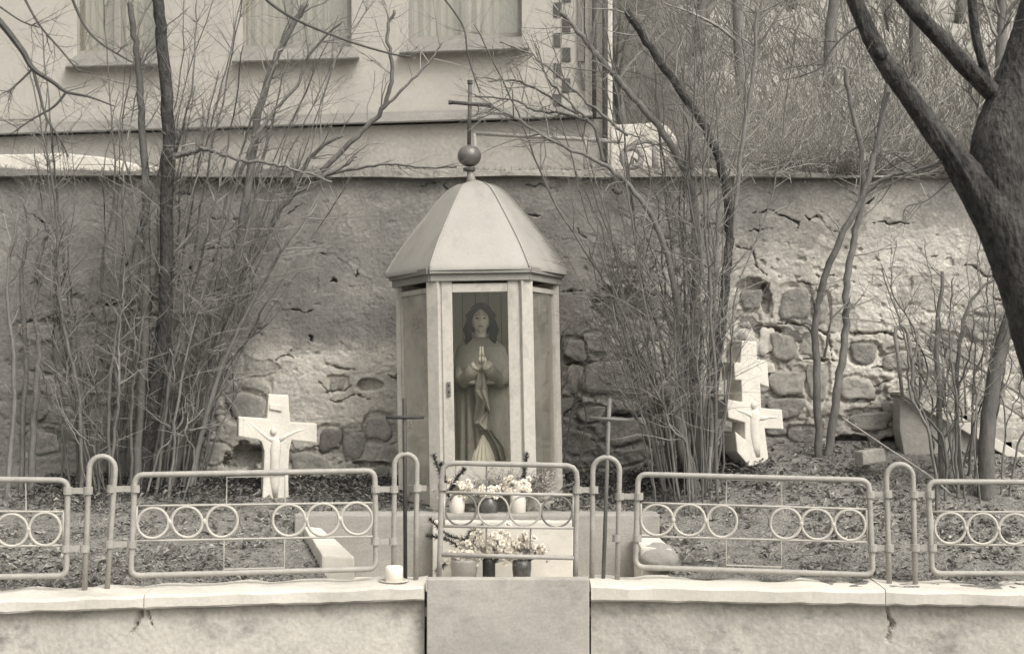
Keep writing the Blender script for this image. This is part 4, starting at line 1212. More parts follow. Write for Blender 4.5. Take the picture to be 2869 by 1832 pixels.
rl([(2575, 920), (2612, 940), (2680, 985), (2760, 1040), (2900, 1130)], .014, 'top_rail', 'cornice')
rl([(2575, 920), (2572, 975), (2580, 1090)], .012, 'end_post', 'cornice')
rl([(2575, 980), (2620, 1010), (2700, 1060), (2900, 1190)], .009, 'lower_rail', 'cornice')
rl([(2640, 962), (2646, 1120)], .009, 'baluster', 'cornice'); rl([(2700, 1000), (2706, 1160)], .009, 'baluster', 'cornice'); rl([(2760, 1040), (2768, 1200)], .009, 'baluster', 'cornice')
rl([(2548, 975), (2576, 972)], .012, 'tie_clamp', 'cornice'); rl([(2558, 1055), (2582, 1054)], .012, 'tie_clamp', 'cornice')
tag(rail, 'pipe railing with a tall bent post on the stair at the far right', 'railing')

# ================================================================== HOUSE on the terrace
def hd(px): return 16.5 - (px - 55) / 1585 * 1.0
def HP(px, py, off=0.0): return P(px, py, hd(px) - off)
house = empty('house', tuple(P(800, 480, hd(800))))
def hpiece(mb, x0, x1, yb0, yb1, yt0, yt1, off=0.0, depth=0.35, n=1):
    """quad of facade between columns, bottom (yb) and top (yt) at both ends"""
    pts = [HP(x0, yb0, off), HP(x1, yb1, off), HP(x1, yt1, off), HP(x0, yt0, off)]
    back = [p + Vector((0.02, depth, 0)) for p in pts]
    mb.hexa([pts[0], pts[1], back[1], back[0], pts[3], pts[2], back[2], back[3]])
ledge_y = lambda x: 372 - (x - 55) / 1585 * 48          # underside of the ledge
wins = [(205, 450, lambda x: 158 - (x - 200) * .03), (672, 985, lambda x: 143 - (x - 670) * .03), (1140, 1462, lambda x: 118 - (x - 1140) * .035)]
mb = MB()
xs_ = [-420]; 
for (a, b, f) in wins: xs_ += [a, b]
xs_ += [1716]
for k in range(0, len(xs_), 2):
    x0, x1 = xs_[k], xs_[k + 1]
    hpiece(mb, x0, x1, ledge_y(x0) + 6, ledge_y(x1) + 6, -420, -440)
for (a, b, f) in wins:
    hpiece(mb, a + .01, b - .01, ledge_y(a) + 6, ledge_y(b) + 6, f(a), f(b))
wallm = mb.build('wall', M['facade'], house)
# plinth below the ledge, standing 4 cm proud
mb = MB(); hpiece(mb, -420, 1722, 640, 640, ledge_y(-420) + 11, ledge_y(1722) + 11, .05, .4); mb.build('plinth', M['plinth'], house)
# sloping ledge
def wedge(x0, x1, y0, y1, hpx, out, name, m_, inset=0):
    """y0,y1: lower front edge at both ends; steep sloping top"""
    a, b = HP(x0, y0, out), HP(x1, y1, out)
    c, d = HP(x1 - inset, y1 - hpx, .01), HP(x0 + inset, y0 - hpx, .01)
    a2, b2 = HP(x0, y0 + 4, out - .006), HP(x1, y1 + 4, out - .006)
    e, f = HP(x0, y0 + 4, -.02), HP(x1, y1 + 4, -.02)
    mb = MB(); mb.add([tuple(p) for p in (a, b, c, d, a2, b2, e, f)], [[0, 1, 2, 3], [4, 5, 1, 0], [6, 7, 5, 4], [0, 3, 6, 4], [1, 5, 7, 2], [3, 2, 7, 6]])
    return mb.build(name, m_, house, fix=True)
wedge(-420, 1660, ledge_y(-420), ledge_y(1660), 26, .17, 'ledge', M['ledge'])
for (a, b, f) in wins:
    s = wedge(a - 22, b + 22, f(a - 22) + 28, f(b + 22) + 28, 30, .16, 'window_sill', M['ledge'], 26)
    # frame, mullions, panes, curtain
    mb = MB()
    for (u0, u1) in ((a, a + 14), (b - 12, b), ((a + b) / 2 - 7, (a + b) / 2 + 7)):
        hpiece(mb, u0, u1, f(u0) + 2, f(u1) + 2, -420, -430, -.14, .06)
    hpiece(mb, a + 14, b - 12, f(a) + 2, f(b) + 2, f(a) - 14, f(b) - 14, -.145, .05)
    w = mb.build('window', M['window_frame'], house)
    for (u0, u1) in ((a + 14, (a + b) / 2 - 7), ((a + b) / 2 + 7, b - 12)):
        mb = MB(); hpiece(mb, u0, u1, f(u0) - 10, f(u1) - 10, -420, -430, -.17, .006); mb.build('pane', M['win_glass'], w)
    # curtain hanging behind the glass
    cols = []
    for q in range(90):
        x = a + (b - a) * q / 89
        o_ = -.27 - .02 * math.sin(q * .9) - .012 * math.sin(q * 2.3)
        cols.append([tuple(HP(x, f(x) + 4, o_)), tuple(HP(x, -430, o_))])
    mb = MB(); mb.grid(np.array(cols)); mb.build('curtain', M['curtain'], w, smooth=True)
# corner stones, dark blocks in two staggered columns
for (x0, x1, y0, y1) in ((1575, 1597, 50, 90), (1575, 1597, 134, 173), (1575, 1597, 220, 259), (1551, 1572, 93, 132), (1551, 1572, 178, 217), (1551, 1572, 264, 297), (1551, 1572, 8, 48), (1575, 1597, -36, 6)):
    mb = MB(); hpiece(mb, x0, x1, y1, y1, y0, y0, .012, .03); mb.build('corner_block', M['quoin'], house)
# pilaster strips and drain pipes at the corner; the dark strip paints a shadow
for (x0, x1, y0, y1, o_, m_) in ((1619, 1636, -420, 172, .03, 'ledge'), (1640, 1652, -420, 318, .03, 'facade'), (1703, 1712, -420, 470, .07, 'limewhite')):
    mb = MB(); hpiece(mb, x0, x1, y1, y1, y0, y0, o_, .06); mb.build('corner_strip', M[m_], house)
for x, r, y1 in ((1665, .026, 330), (1694, .026, 462)):
    mb = MB(); mb.tube([HP(x, -420, .10), HP(x, y1, .10)], r, 10); mb.build('drain_pipe', M['quoin'], house, smooth=True)
mb = MB(); mb.prism([HP(x, y, .05) for x, y in ((1618, 178), (1626, 176), (1640, 250), (1633, 254))], (0, .02, 0)); mb.build('bracket', M['quoin'], house)
tag(house, 'pale house with dark sloping ledge, window sills and chequered corner blocks', 'house')

# low white kerb on the terrace at the left and white wall at the right
mb = MB(); mb.prism([P(x, y, 11.75) for x, y in ((-200, 432), (55, 432), (170, 428), (290, 440), (395, 462), (470, 468), (470, 500), (-200, 500))], (0, .25, 0))
o = mb.build('white_kerb', M['limewhite'], bevel=.02); tag(o, 'strip of white kerb on top of the retaining wall at the left', 'kerb')
mb = MB(); mb.prism([P(x, y, 12.6) for x, y in ((1712, 350), (1800, 346), (1850, 342), (1872, 356), (1893, 384), (1908, 420), (1915, 500), (1712, 500))], (0, .22, 0))
o = mb.build('white_wall', M['limewhite'], bevel=.015); tag(o, 'short white wall with rounded end on the terrace right of the house', 'wall')
ir = empty('iron_railing', tuple(P(1790, 480, 12.3)))
def irp(pts, r, nm):
    mb = MB(); mb.tube([P(x, y, 12.35) for x, y in pts], r, 8); mb.build(nm, M['cornice'], ir, smooth=True)
irp([(1770 + 27 * math.cos(a), 442 + 27 * math.sin(a)) for a in np.linspace(0, 2 * math.pi * 24 / 25, 25)] + [(1797, 442)], .028, 'ring')
irp([(1748, 425), (1775, 404), (1808, 396), (1905, 410)], .022, 'rail')
irp([(1836, 492), (1835, 400)], .03, 'post')
irp([(1770, 470), (1772, 440), (1785, 452)], .02, 'scroll')
irp([(1660, 396), (1748, 398)], .014, 'rail')
tag(ir, 'iron railing with a ring scroll in front of the short white wall', 'railing')
# rail in front of the plinth
mb = MB(); mb.tube([P(1330, 374, 13.5), P(1500, 384, 13.5), P(1700, 394, 13.5)], .02, 8); mb.tube([P(1330, 374, 13.5), P(1330, 520, 13.5)], .02, 8); mb.tube([P(1640, 391, 13.5), P(1640, 520, 13.5)], .02, 8)
o = mb.build('hand_rail', M['cornice'], smooth=True); tag(o, 'thin grey hand rail on the terrace in front of the house plinth', 'railing')

# ================================================================== TREES AND SHRUBS
def wobble_line(p0, dirv, length, n, wob, up, rng):
    pts = [Vector(p0)]; d = Vector(dirv).normalized(); step = length / n
    for k in range(n):
        d = (d + Vector((rng.gauss(0, wob), rng.gauss(0, wob), rng.gauss(0, wob) + up))).normalized()
        pts.append(pts[-1] + d * step)
    return pts

def smooth_line(pts, rad, n=5):
    """Catmull-Rom through control points"""
    p = [Vector(q) for q in pts]; out, ro = [], []
    for k in range(len(p) - 1):
        a = p[max(k - 1, 0)]; b = p[k]; c = p[k + 1]; d = p[min(k + 2, len(p) - 1)]
        for q in range(n):
            t = q / n
            out.append(0.5 * ((2 * b) + (c - a) * t + (2 * a - 5 * b + 4 * c - d) * t * t + (3 * b - a - 3 * c + d) * t ** 3))
            ro.append(rad[k] + (rad[k + 1] - rad[k]) * t)
    out.append(p[-1]); ro.append(rad[-1])
    return out, ro

def add_twigs(mb, line, rad, rng, n, len0, depth=2, r0=None, spread=0.9, up=0.06, start=0.25, flat=0.6):
    L_ = len(line)
    for k in range(n):
        i = min(L_ - 2, int((start + (1 - start) * rng.random() ** 0.8) * (L_ - 1)))
        t = (line[i + 1] - line[i]).normalized()
        side = Vector((rng.gauss(0, 1), rng.gauss(0, 1) * flat, rng.gauss(0, 0.6)))
        side = (side - t * side.dot(t)).normalized()
        d = (t * (1.0 - 0.45 * spread) + side * spread * rng.uniform(.5, 1)).normalized()
        ln = len0 * rng.uniform(.45, 1.25)
        r = min(rad[i] * 0.6, (r0 or .006) * rng.uniform(.6, 1.2))
        m_ = max(3, min(7, int(ln / .11)))
        br = wobble_line(line[i], d, ln, m_, .17, up * .6, rng)
        rr = [r * (1 - .75 * q / m_) for q in range(m_ + 1)]
        mb.thin(br, rr, 4 if r > .004 else 3)
        if depth > 0:
            add_twigs(mb, br, rr, rng, rng.randint(2, 4), ln * .5, depth - 1, r * .6, spread, up, .2, flat)

def shrub(name, label, cat, specs, rng, twig_n, twig_len, mats, group=None, base=None, pale=0, depth=2, r0=.006, stuff_name='twigs', dd_=0.0):
    """specs: list of (control points [(px,py,dist)], radii in photograph pixels at start and end)"""
    root = empty(name, tuple(base if base is not None else P(*specs[0][0][0])))
    tw = MB()
    for spec_ in specs:
        pts, r_ = spec_[0], spec_[1]; sm_ = spec_[2] if len(spec_) > 2 else mats[0]
        pts = [(q[0], q[1], q[2] + dd_) for q in pts]
        D_ = pts[0][2]
        rr = [(r_[0] + (r_[1] - r_[0]) * k / (len(pts) - 1)) * D_ / F_PX for k in range(len(pts))]
        ctrl = [P(*q) for q in pts]
        if pts[0][1] > 1200:
            ctrl[0].z = float(ground_z(ctrl[0].x, ctrl[0].y)) - .06
        ln, rd = smooth_line(ctrl, rr, 6)
        for q in range(1, len(ln) - 1):
            ln[q] = ln[q] + Vector((rng.gauss(0, .005), rng.gauss(0, .005), rng.gauss(0, .005)))
        mb = MB(); mb.tube(ln, rd, 10 if r_[0] > 6 else 6)
        st_ = mb.build('stem', M[sm_], root, smooth=True)
        if sm_ != mats[0]: st_['label'] = 'thick dark stem'
        tot = sum((ln[k + 1] - ln[k]).length for k in range(len(ln) - 1))
        add_twigs(tw, ln, rd, rng, int(twig_n * tot), twig_len, depth, r0)
    if tw.n or tw.pend: tag(tw.build(stuff_name, M[mats[1]], root), kind='stuff')
    tag(root, label, cat, group)
    return root

R = random.Random(11)
def fan(bx0, bx1, by, d0, n, top_fun, rpx, rng):
    out = []
    for k in range(n):
        t = k / max(1, n - 1)
        bx = bx0 + (bx1 - bx0) * t + rng.gauss(0, 14)
        d = d0 + rng.gauss(0, .22)
        tx, ty = top_fun(t, rng)
        pts = []
        b_ = rng.uniform(-.25, .25)
        for q in range(6):
            s = q / 5
            ease = s ** (1.15 + b_)
            pts.append((bx + (tx - bx) * ease + rng.gauss(0, 15) * (q > 0), by + rng.gauss(0, 8) * (q == 0) + (ty - by) * s, d - .35 * s * rng.uniform(-.6, 1)))
        r = rpx * rng.uniform(.55, 1.35)
        out.append((pts, (r, r * .28)))
    return out

# --- big shrub at the left
sp = [
    ([(395, 1335, 9.75), (430, 1120, 9.7), (462, 900, 9.65), (466, 640, 9.6), (470, 420, 9.6), (462, 200, 9.6), (445, 20, 9.6), (440, -60, 9.6)], (21, 15), 'bark_dark'),
    ([(470, 1310, 9.8), (540, 1090, 9.8), (612, 900, 9.8), (668, 700, 9.8), (700, 480, 9.8), (735, 280, 9.8), (790, 130, 9.8), (860, 10, 9.8)], (15, 8)),
    ([(440, 1320, 9.85), (520, 1130, 9.9), (640, 870, 9.9), (720, 700, 9.9), (800, 560, 9.9), (880, 430, 9.9), (960, 380, 9.9)], (13, 4)),
    ([(380, 1320, 9.7), (400, 1060, 9.7), (412, 760, 9.7), (405, 480, 9.7), (395, 280, 9.7), (380, 120, 9.7), (362, 10, 9.7)], (13, 8)),
    ([(470, 445, 9.6), (520, 430, 9.6), (575, 418, 9.55), (640, 440, 9.5), (720, 455, 9.5), (800, 468, 9.45), (930, 510, 9.4)], (8, 3)),
    ([(520, 1250, 9.7), (610, 1060, 9.7), (700, 860, 9.7), (790, 700, 9.6), (870, 600, 9.6)], (8, 3)),
    ([(660, 540, 9.8), (700, 420, 9.7), (760, 320, 9.7), (830, 240, 9.7), (870, 150, 9.7), (960, 60, 9.6)], (6, 3)),
    ([(900, 480, 9.8), (1000, 380, 9.8), (1070, 310, 9.75), (1100, 210, 9.7), (1085, 100, 9.7), (1105, 30, 9.7)], (8, 4)),
    ([(1072, 305, 9.75), (1130, 250, 9.7), (1200, 175, 9.7), (1240, 120, 9.7)], (5, 2)),
    ([(890, 500, 9.8), (985, 475, 9.75), (1080, 462, 9.7), (1180, 470, 9.7), (1280, 468, 9.7)], (5, 2)),
    ([(780, 590, 9.8), (850, 530, 9.75), (940, 480, 9.7), (1000, 440, 9.7)], (5, 3)),
]
sp += fan(190, 560, 1330, 9.85, 28, lambda t, r: (60 + 900 * t ** 1.15 + r.gauss(0, 60), r.uniform(120, 760)), 4.6, R)
sp += fan(200, 560, 1335, 9.9, 16, lambda t, r: (40 + 1050 * t + r.gauss(0, 60), r.uniform(-120, 260)), 5.0, R)
sp += fan(240, 540, 1335, 9.7, 20, lambda t, r: (110 + 640 * t + r.gauss(0, 60), r.uniform(650, 1100)), 3.4, R)
shrub('shrub', 'dense bare multi-stemmed shrub with one dark straight trunk at the left', 'shrub', sp, R, 8.0, .46, ('bark', 'twig'), base=P(400, 1365, 10.25), depth=2, dd_=.5)

# --- shrub at the right of the shrine
sp = [
    ([(1990, 1290, 9.95), (2004, 1060, 9.9), (2030, 840, 9.9), (2042, 640, 9.9), (2025, 480, 9.85), (1975, 360, 9.8), (1890, 230, 9.8), (1810, 120, 9.75), (1755, 30, 9.7)], (14, 10), 'bark_dark'),
    ([(1960, 1280, 10), (1945, 1010, 10), (1950, 760, 10), (1940, 560, 10), (1890, 420, 9.95), (1790, 290, 9.9), (1700, 190, 9.9), (1620, 90, 9.9), (1570, 30, 9.9)], (15, 6)),
    ([(1935, 1280, 9.9), (1905, 1020, 9.9), (1895, 830, 9.85), (1850, 660, 9.8), (1780, 540, 9.8), (1690, 460, 9.75), (1560, 400, 9.7), (1440, 330, 9.7), (1380, 300, 9.7)], (11, 3)),
    ([(1690, 455, 9.75), (1665, 360, 9.75), (1610, 325, 9.75), (1500, 310, 9.7), (1440, 280, 9.7), (1330, 270, 9.7)], (6, 2)),
    ([(1985, 1280, 9.9), (2000, 1000, 9.9), (2046, 700, 9.9), (2080, 400, 9.9), (2110, 200, 9.9), (2120, 20, 9.9)], (8, 4)),
    ([(1950, 1285, 9.8), (1900, 1190, 9.8), (1880, 1120, 9.8), (1862, 1085, 9.76)], (19, 17)),
    ([(1620, 320, 9.7), (1500, 250, 9.7), (1440, 226, 9.7), (1370, 228, 9.7)], (4, 2)),
    ([(1760, 380, 9.8), (1650, 290, 9.8), (1560, 210, 9.8), (1480, 150, 9.8), (1400, 120, 9.8)], (5, 2)),
    ([(1640, 330, 9.7), (1560, 250, 9.7), (1530, 210, 9.7), (1500, 120, 9.7)], (4, 2)),
]
sp += fan(1870, 1985, 1300, 9.95, 24, lambda t, r: (1580 + 480 * t + r.gauss(0, 45), r.uniform(60, 640)), 4.0, R)
sp += fan(1880, 1985, 1310, 9.9, 12, lambda t, r: (1420 + 760 * t + r.gauss(0, 60), r.uniform(-120, 240)), 4.6, R)
sp += fan(1850, 1990, 1310, 9.8, 26, lambda t, r: (1600 + 430 * t + r.gauss(0, 45), r.uniform(600, 1080)), 2.8, R)
rs = shrub('shrub', 'bare multi-stemmed shrub with a sawn stub between the shrine and the triple cross', 'shrub', sp, R, 8.5, .46, ('bark', 'twig'), base=P(1960, 1340, 10.15), dd_=.2)
mb = MB(); c = P(1861, 1082, 9.94); mb.ball(c, (.048, .03, .046), 16, 10); mb.build('sawn_end', M['cut_wood'], rs, smooth=True)

# --- young twin stemmed tree
sp = [
    ([(2292, 1262, 10.1), (2290, 1080, 10.1), (2284, 900, 10.1), (2310, 780, 10.05), (2360, 660, 10), (2420, 545, 10), (2452, 420, 10), (2480, 280, 10), (2492, 215, 10)], (11, 7)),
    ([(2318, 1262, 10.15), (2345, 1100, 10.15), (2368, 940, 10.15), (2372, 780, 10.1), (2395, 660, 10.1), (2415, 560, 10.1), (2412, 420, 10.1), (2380, 270, 10.1), (2365, 190, 10.1)], (12, 6)),
    ([(2420, 545, 10), (2480, 500, 9.9), (2560, 480, 9.8), (2640, 460, 9.7)], (7, 4)),
    ([(2310, 1000, 10.1), (2330, 900, 10), (2380, 840, 10)], (4, 2)),
]
shrub('young_tree', 'slender twin stemmed young tree right of the triple cross', 'tree', sp, R, 6, .5, ('bark', 'twig'), base=P(2300, 1285, 10.6), dd_=.5)
# --- bush at the far right
sp = fan(2620, 2790, 1340, 9.7, 22, lambda t, r: (2480 + 480 * t + r.gauss(0, 50), r.uniform(560, 1050)), 4.0, R)
sp += [([(2760, 1350, 9.5), (2770, 1160, 9.5), (2800, 1000, 9.5), (2850, 820, 9.5)], (24, 15)), ([(2640, 1345, 9.7), (2632, 1150, 9.7), (2625, 960, 9.7), (2640, 760, 9.7)], (10, 5)),
       ([(2690, 1345, 9.7), (2680, 1100, 9.7), (2700, 900, 9.7), (2760, 800, 9.7), (2830, 770, 9.7)], (7, 3))]
shrub('shrub', 'bare shrub in front of the stair at the far right', 'shrub', sp, R, 7, .42, ('bark', 'twig'), base=P(2700, 1370, 9.95), dd_=.25)
# --- sapling at the left edge
sp = [([(85, 1300, 9.7), (100, 1120, 9.7), (110, 980, 9.7), (96, 860, 9.7), (110, 720, 9.7), (140, 640, 9.7)], (10, 4)), ([(60, 1300, 9.75), (70, 1000, 9.75), (60, 780, 9.7), (80, 660, 9.7), (64, 560, 9.7)], (8, 3)),
      ([(100, 860, 9.7), (120, 760, 9.7), (160, 690, 9.7), (185, 690, 9.7)], (5, 2)), ([(20, 1290, 9.6), (40, 1050, 9.6), (20, 800, 9.6), (50, 600, 9.6)], (8, 3))]
shrub('sapling', 'thin bare sapling at the left edge of the picture', 'tree', sp, R, 7.0, .42, ('bark', 'twig'), base=P(80, 1365, 10.2), dd_=.5)
# --- low twigs beside the shrine
sp = [([(1570, 1290, 10.5), (1575, 1150, 10.5), (1572, 1000, 10.5), (1580, 930, 10.4), (1620, 890, 10.4)], (4, 2)), ([(1575, 1300, 10.5), (1600, 1150, 10.5), (1650, 1040, 10.5)], (3, 1.5)), ([(1600, 1300, 10.5), (1640, 1190, 10.5), (1620, 1080, 10.5)], (3, 1.5))]
shrub('seedling', 'few thin twigs growing against the right side of the shrine', 'plant', sp, R, 4.0, .25, ('bark', 'twig'), base=P(1575, 1295, 10.5), depth=1)
# pale arching twigs lying over the right earth
for k, (pts, lab) in enumerate((([(2360, 1170, 9.6), (2480, 1250, 9.5), (2600, 1330, 9.4), (2660, 1380, 9.35)], 'long pale twig lying slantwise over the earth at the right'), ([(2100, 1420, 9.2), (2160, 1418, 9.2), (2240, 1412, 9.2)], 'short pale twig lying on the earth behind the right fence panel'))):
    ln, rd = smooth_line([P(*q) for q in pts], [.006] * len(pts), 6); mb = MB(); mb.tube(ln, rd, 6); o = mb.build('fallen_twig', M['twig_pale'], smooth=True); tag(o, lab, 'twig')

# --- large foreground tree at the right
def limb(pts, rad, name, root, m_='bark_dark', n=8, sides=26):
    D_ = pts[0][2]
    ln, rd = smooth_line([P(*q) for q in pts], [r * q[2] / F_PX for r, q in zip(rad, pts)], n)
    pts_ = np.array([tuple(p) for p in ln]); seg = np.concatenate([[0], np.cumsum(np.linalg.norm(np.diff(pts_, axis=0), axis=1))])
    tt_ = np.arange(0, seg[-1], .02)
    ln2 = np.stack([np.interp(tt_, seg, pts_[:, q]) for q in range(3)], -1); rd2 = np.interp(tt_, seg, rd)
    mb = MB(); mb.tube(ln2, rd2, 56, cap=False)
    V = mb.v[0].reshape(len(tt_), 56, 3); th_ = np.arange(56) * 2 * math.pi / 56
    cx_ = np.cos(th_)[None] * rd2[:, None] * 100; sx_ = np.sin(th_)[None] * rd2[:, None] * 100
    g = vnoise(cx_ + 50 + tt_[:, None] * 3, sx_ + 50 + tt_[:, None] * 14, 2.2, 91, 5, .65)
    lump = vnoise(cx_ * .3 + 40, tt_[:, None] * 9 + sx_ * .3 + 40, 2.2, 92, 3)
    g = np.abs(g - .5) * 2
    k_ = 1 + (.22 * (g - .3) * np.minimum(1, .07 / rd2)[:, None] + .12 * (lump - .5))
    mb.v[0] = (ln2[:, None] + (V - ln2[:, None]) * k_[..., None]).reshape(-1, 3)
    return mb.build(name, M[m_], root, smooth=True), ln, rd
T_D = 5.4
tree = empty('tree', tuple(P(2960, 1900, T_D)))
_, tl, tr = limb([(3140, 2700, T_D), (3100, 1900, T_D), (3030, 1300, T_D), (2930, 930, T_D), (2842, 700, T_D), (2762, 560, T_D), (2668, 435, T_D), (2590, 330, T_D), (2522, 238, T_D), (2464, 152, T_D), (2416, 50, T_D), (2370, -60, T_D), (2330, -170, T_D)], [140, 122, 104, 92, 80, 60, 36, 29, 27, 25, 23, 22, 21], 'trunk', tree)
limb([(2832, 640, T_D + .03), (2812, 540, T_D + .03), (2800, 460, T_D + .03), (2806, 390, T_D + .04), (2832, 310, T_D + .06), (2866, 210, T_D + .08), (2905, 80, T_D + .1), (2940, -80, T_D + .1), (2960, -180, T_D + .1)], [86, 84, 82, 80, 76, 70, 66, 60, 56], 'limb', tree)
limb([(2850, 330, T_D + .08), (2778, 258, T_D + .05), (2710, 192, T_D), (2637, 112, T_D - .03), (2570, 42, T_D - .05), (2480, -70, T_D - .05)], [30, 27, 25, 23, 22, 21], 'limb', tree)
limb([(2766, 225, T_D + .03), (2746, 150, T_D), (2728, 60, T_D), (2720, -60, T_D)], [13, 12, 13, 12], 'limb', tree)
tw = MB()
for pts, r_ in (([(2440, 60, T_D), (2380, 90, T_D), (2330, 140, T_D), (2300, 190, T_D), (2240, 215, T_D)], 4), ([(2560, 190, T_D + .2), (2545, 220, T_D + .2), (2530, 170, T_D + .2), (2560, 110, T_D + .2)], 3), ([(2640, 455, T_D), (2560, 480, T_D), (2490, 520, T_D)], 6),
                ([(2720, 330, T_D), (2740, 300, T_D), (2715, 260, T_D), (2720, 230, T_D)], 4), ([(2490, 260, T_D), (2470, 330, T_D), (2455, 390, T_D)], 6), ([(2480, 40, T_D), (2490, 90, T_D), (2478, 40, T_D), (2500, 10, T_D)], 4),
                ([(2690, 480, T_D), (2600, 560, T_D), (2540, 580, T_D), (2530, 620, T_D)], 2.5), ([(2770, 130, T_D), (2800, 100, T_D), (2830, 60, T_D)], 5)):
    ln, rd = smooth_line([P(*q) for q in pts], [r_ * T_D / F_PX * (1 - .6 * k / (len(pts) - 1)) for k in range(len(pts))], 5)
    tw.tube(ln, rd, 6, cap=False); add_twigs(tw, ln, rd, R, 6, .22, 1, .0025)
tag(tw.build('twigs', M['twig_dark'], tree), kind='stuff')
mb = MB(); mb.ball(P(2468, 150, T_D - .038), (.03, .018, .026), 12, 8); mb.build('knot', M['bark_dark'], tree, smooth=True)
tag(tree, 'large dark forked tree trunk close up at the right edge', 'tree')

# --- tree off the left edge whose twigs hang into the picture
L_D = 5.6
lt = empty('tree', tuple(P(-420, 1900, L_D)))
limb([(-420, 2600, L_D), (-430, 1500, L_D), (-400, 700, L_D), (-380, 100, L_D), (-360, -400, L_D)], [90, 80, 66, 50, 40], 'trunk', lt, sides=16)
tw = MB()
for pts, r_ in (([(-390, -260, L_D), (-200, -120, L_D), (-40, 20, L_D), (55, 132, L_D), (92, 192, L_D), (150, 232, L_D), (186, 258, L_D), (250, 272, L_D), (320, 298, L_D)], (14, 2)), ([(92, 192, L_D), (110, 260, L_D), (130, 330, L_D), (165, 385, L_D), (192, 440, L_D)], (5, 2)),
                ([(186, 258, L_D), (150, 300, L_D), (90, 335, L_D), (40, 370, L_D)], (4, 2)), ([(92, 192, L_D), (60, 225, L_D), (20, 260, L_D)], (4, 2)), ([(60, -20, L_D + .3), (110, 70, L_D + .3), (170, 140, L_D + .3), (220, 200, L_D + .3)], (4, 3)),
                ([(180, -60, L_D + .3), (230, 60, L_D + .3), (280, 120, L_D + .3), (370, 175, L_D + .3)], (5, 3)), ([(0, 20, L_D), (60, 60, L_D), (110, 78, L_D)], (3, 2)),
                ([(560, -180, L_D + .4), (680, -60, L_D + .4), (800, 40, L_D + .4), (960, 110, L_D + .4), (1090, 150, L_D + .4), (1150, 160, L_D + .4)], (6, 2.5)), ([(1180, -80, L_D + .4), (1290, 60, L_D + .4), (1310, 150, L_D + .4), (1330, 220, L_D + .4), (1345, 260, L_D + .4)], (3.5, 2))):
    ln, rd = smooth_line([P(*q) for q in pts], [(r_[0] + (r_[1] - r_[0]) * k / (len(pts) - 1)) * L_D / F_PX for k in range(len(pts))], 6)
    tw.tube(ln, rd, 6, cap=False); add_twigs(tw, ln, rd, R, 7, .2, 1, .0024, start=.45)
ln, rd = smooth_line([Vector(P(-360, -380, L_D)), Vector(P(200, -330, L_D)), Vector(P(560, -180, L_D + .4)), Vector(P(900, -230, L_D + .4)), Vector(P(1180, -80, L_D + .4))], [.05, .03, .018, .012, .006], 6); tw.tube(ln, rd, 6, cap=False)
ln, rd = smooth_line([Vector(P(-360, -380, L_D)), Vector(P(-60, -200, L_D + .3)), Vector(P(60, -20, L_D + .3))], [.03, .015, .006], 6); tw.tube(ln, rd, 6, cap=False)
ln, rd = smooth_line([Vector(P(200, -330, L_D)), Vector(P(170, -180, L_D + .3)), Vector(P(180, -60, L_D + .3))], [.012, .01, .007], 6); tw.tube(ln, rd, 6, cap=False)
tag(tw.build('twigs', M['twig_dark'], lt), kind='stuff')
tag(lt, 'tree off the left edge whose thin dark branches hang into the upper left corner', 'tree')

# --- bare trees on the hillside
for k, (x, dd, h_, ) in enumerate(((1790, 17, 4.2), (1960, 19, 5), (2090, 16.5, 4.5), (2230, 21, 6), (2330, 17.5, 4.4), (2470, 23, 6), (2580, 18, 5), (2700, 20, 5.5), (2800, 17, 4.5), (2160, 25, 6.5), (2400, 27, 7), (1880, 24, 6))):
    wx_ = (x - CX) / F_PX * dd; z0_ = float(hill_z(np.array(wx_), np.array(dd)))
    rt = empty('hillside_tree', (wx_, dd, z0_ - .1)); tw = MB()
    ln = wobble_line((wx_, dd, z0_ - .1), (R.gauss(0, .1), 0, 1), h_, 14, .05, .05, R); rd = [.085 * (1 - .8 * q / 14) for q in range(15)]
    mb = MB(); mb.tube(ln, rd, 8); mb.build('trunk', M['bark'], rt, smooth=True)
    add_twigs(tw, ln, rd, R, 16, 1.7, 2, .024, start=.15, up=.08)
    tag(tw.build('branches', M['twig'], rt), kind='stuff')
    tag(rt, 'slim bare tree on the slope behind the retaining wall', 'tree', 'bare trees on the hillside')
# brush on the hillside: too dense to count
tw = MB()
for k in range(2600):
    dd = 12.8 + 17 * R.random() ** 1.4
    px = R.uniform(1700, 2900)
    wx_ = (px - CX) / F_PX * dd
    if wx_ < 1.2: continue
    z0_ = float(hill_z(np.array(wx_), np.array(dd)))
    for q in range(3):
        ln = wobble_line((wx_ + R.gauss(0, .1), dd, z0_ - .05), (R.gauss(0, .5), R.gauss(0, .3), 1), R.uniform(.3, 1.1), 4, .22, .0, R)
        r = .004 + .00035 * dd
        tw.thin(ln, [r, r * .9, r * .7, r * .5, r * .3], 3)
for k in range(1500):
    dd = R.uniform(11.1, 12.7); px = R.uniform(1930, 2900); wx_ = (px - CX) / F_PX * dd
    for q in range(3):
        ln = wobble_line((wx_ + R.gauss(0, .1), dd, 3.28), (R.gauss(0, .5), R.gauss(-.3, .5), .8), R.uniform(.25, .7), 4, .25, -.12, R)
        r = .0052; tw.thin(ln, [r, r * .9, r * .7, r * .5, r * .3], 3)
o = tw.build('dry_brush', M['brush']); tag(o, 'dense dry brush covering the slope behind the wall', 'brush', kind='stuff')

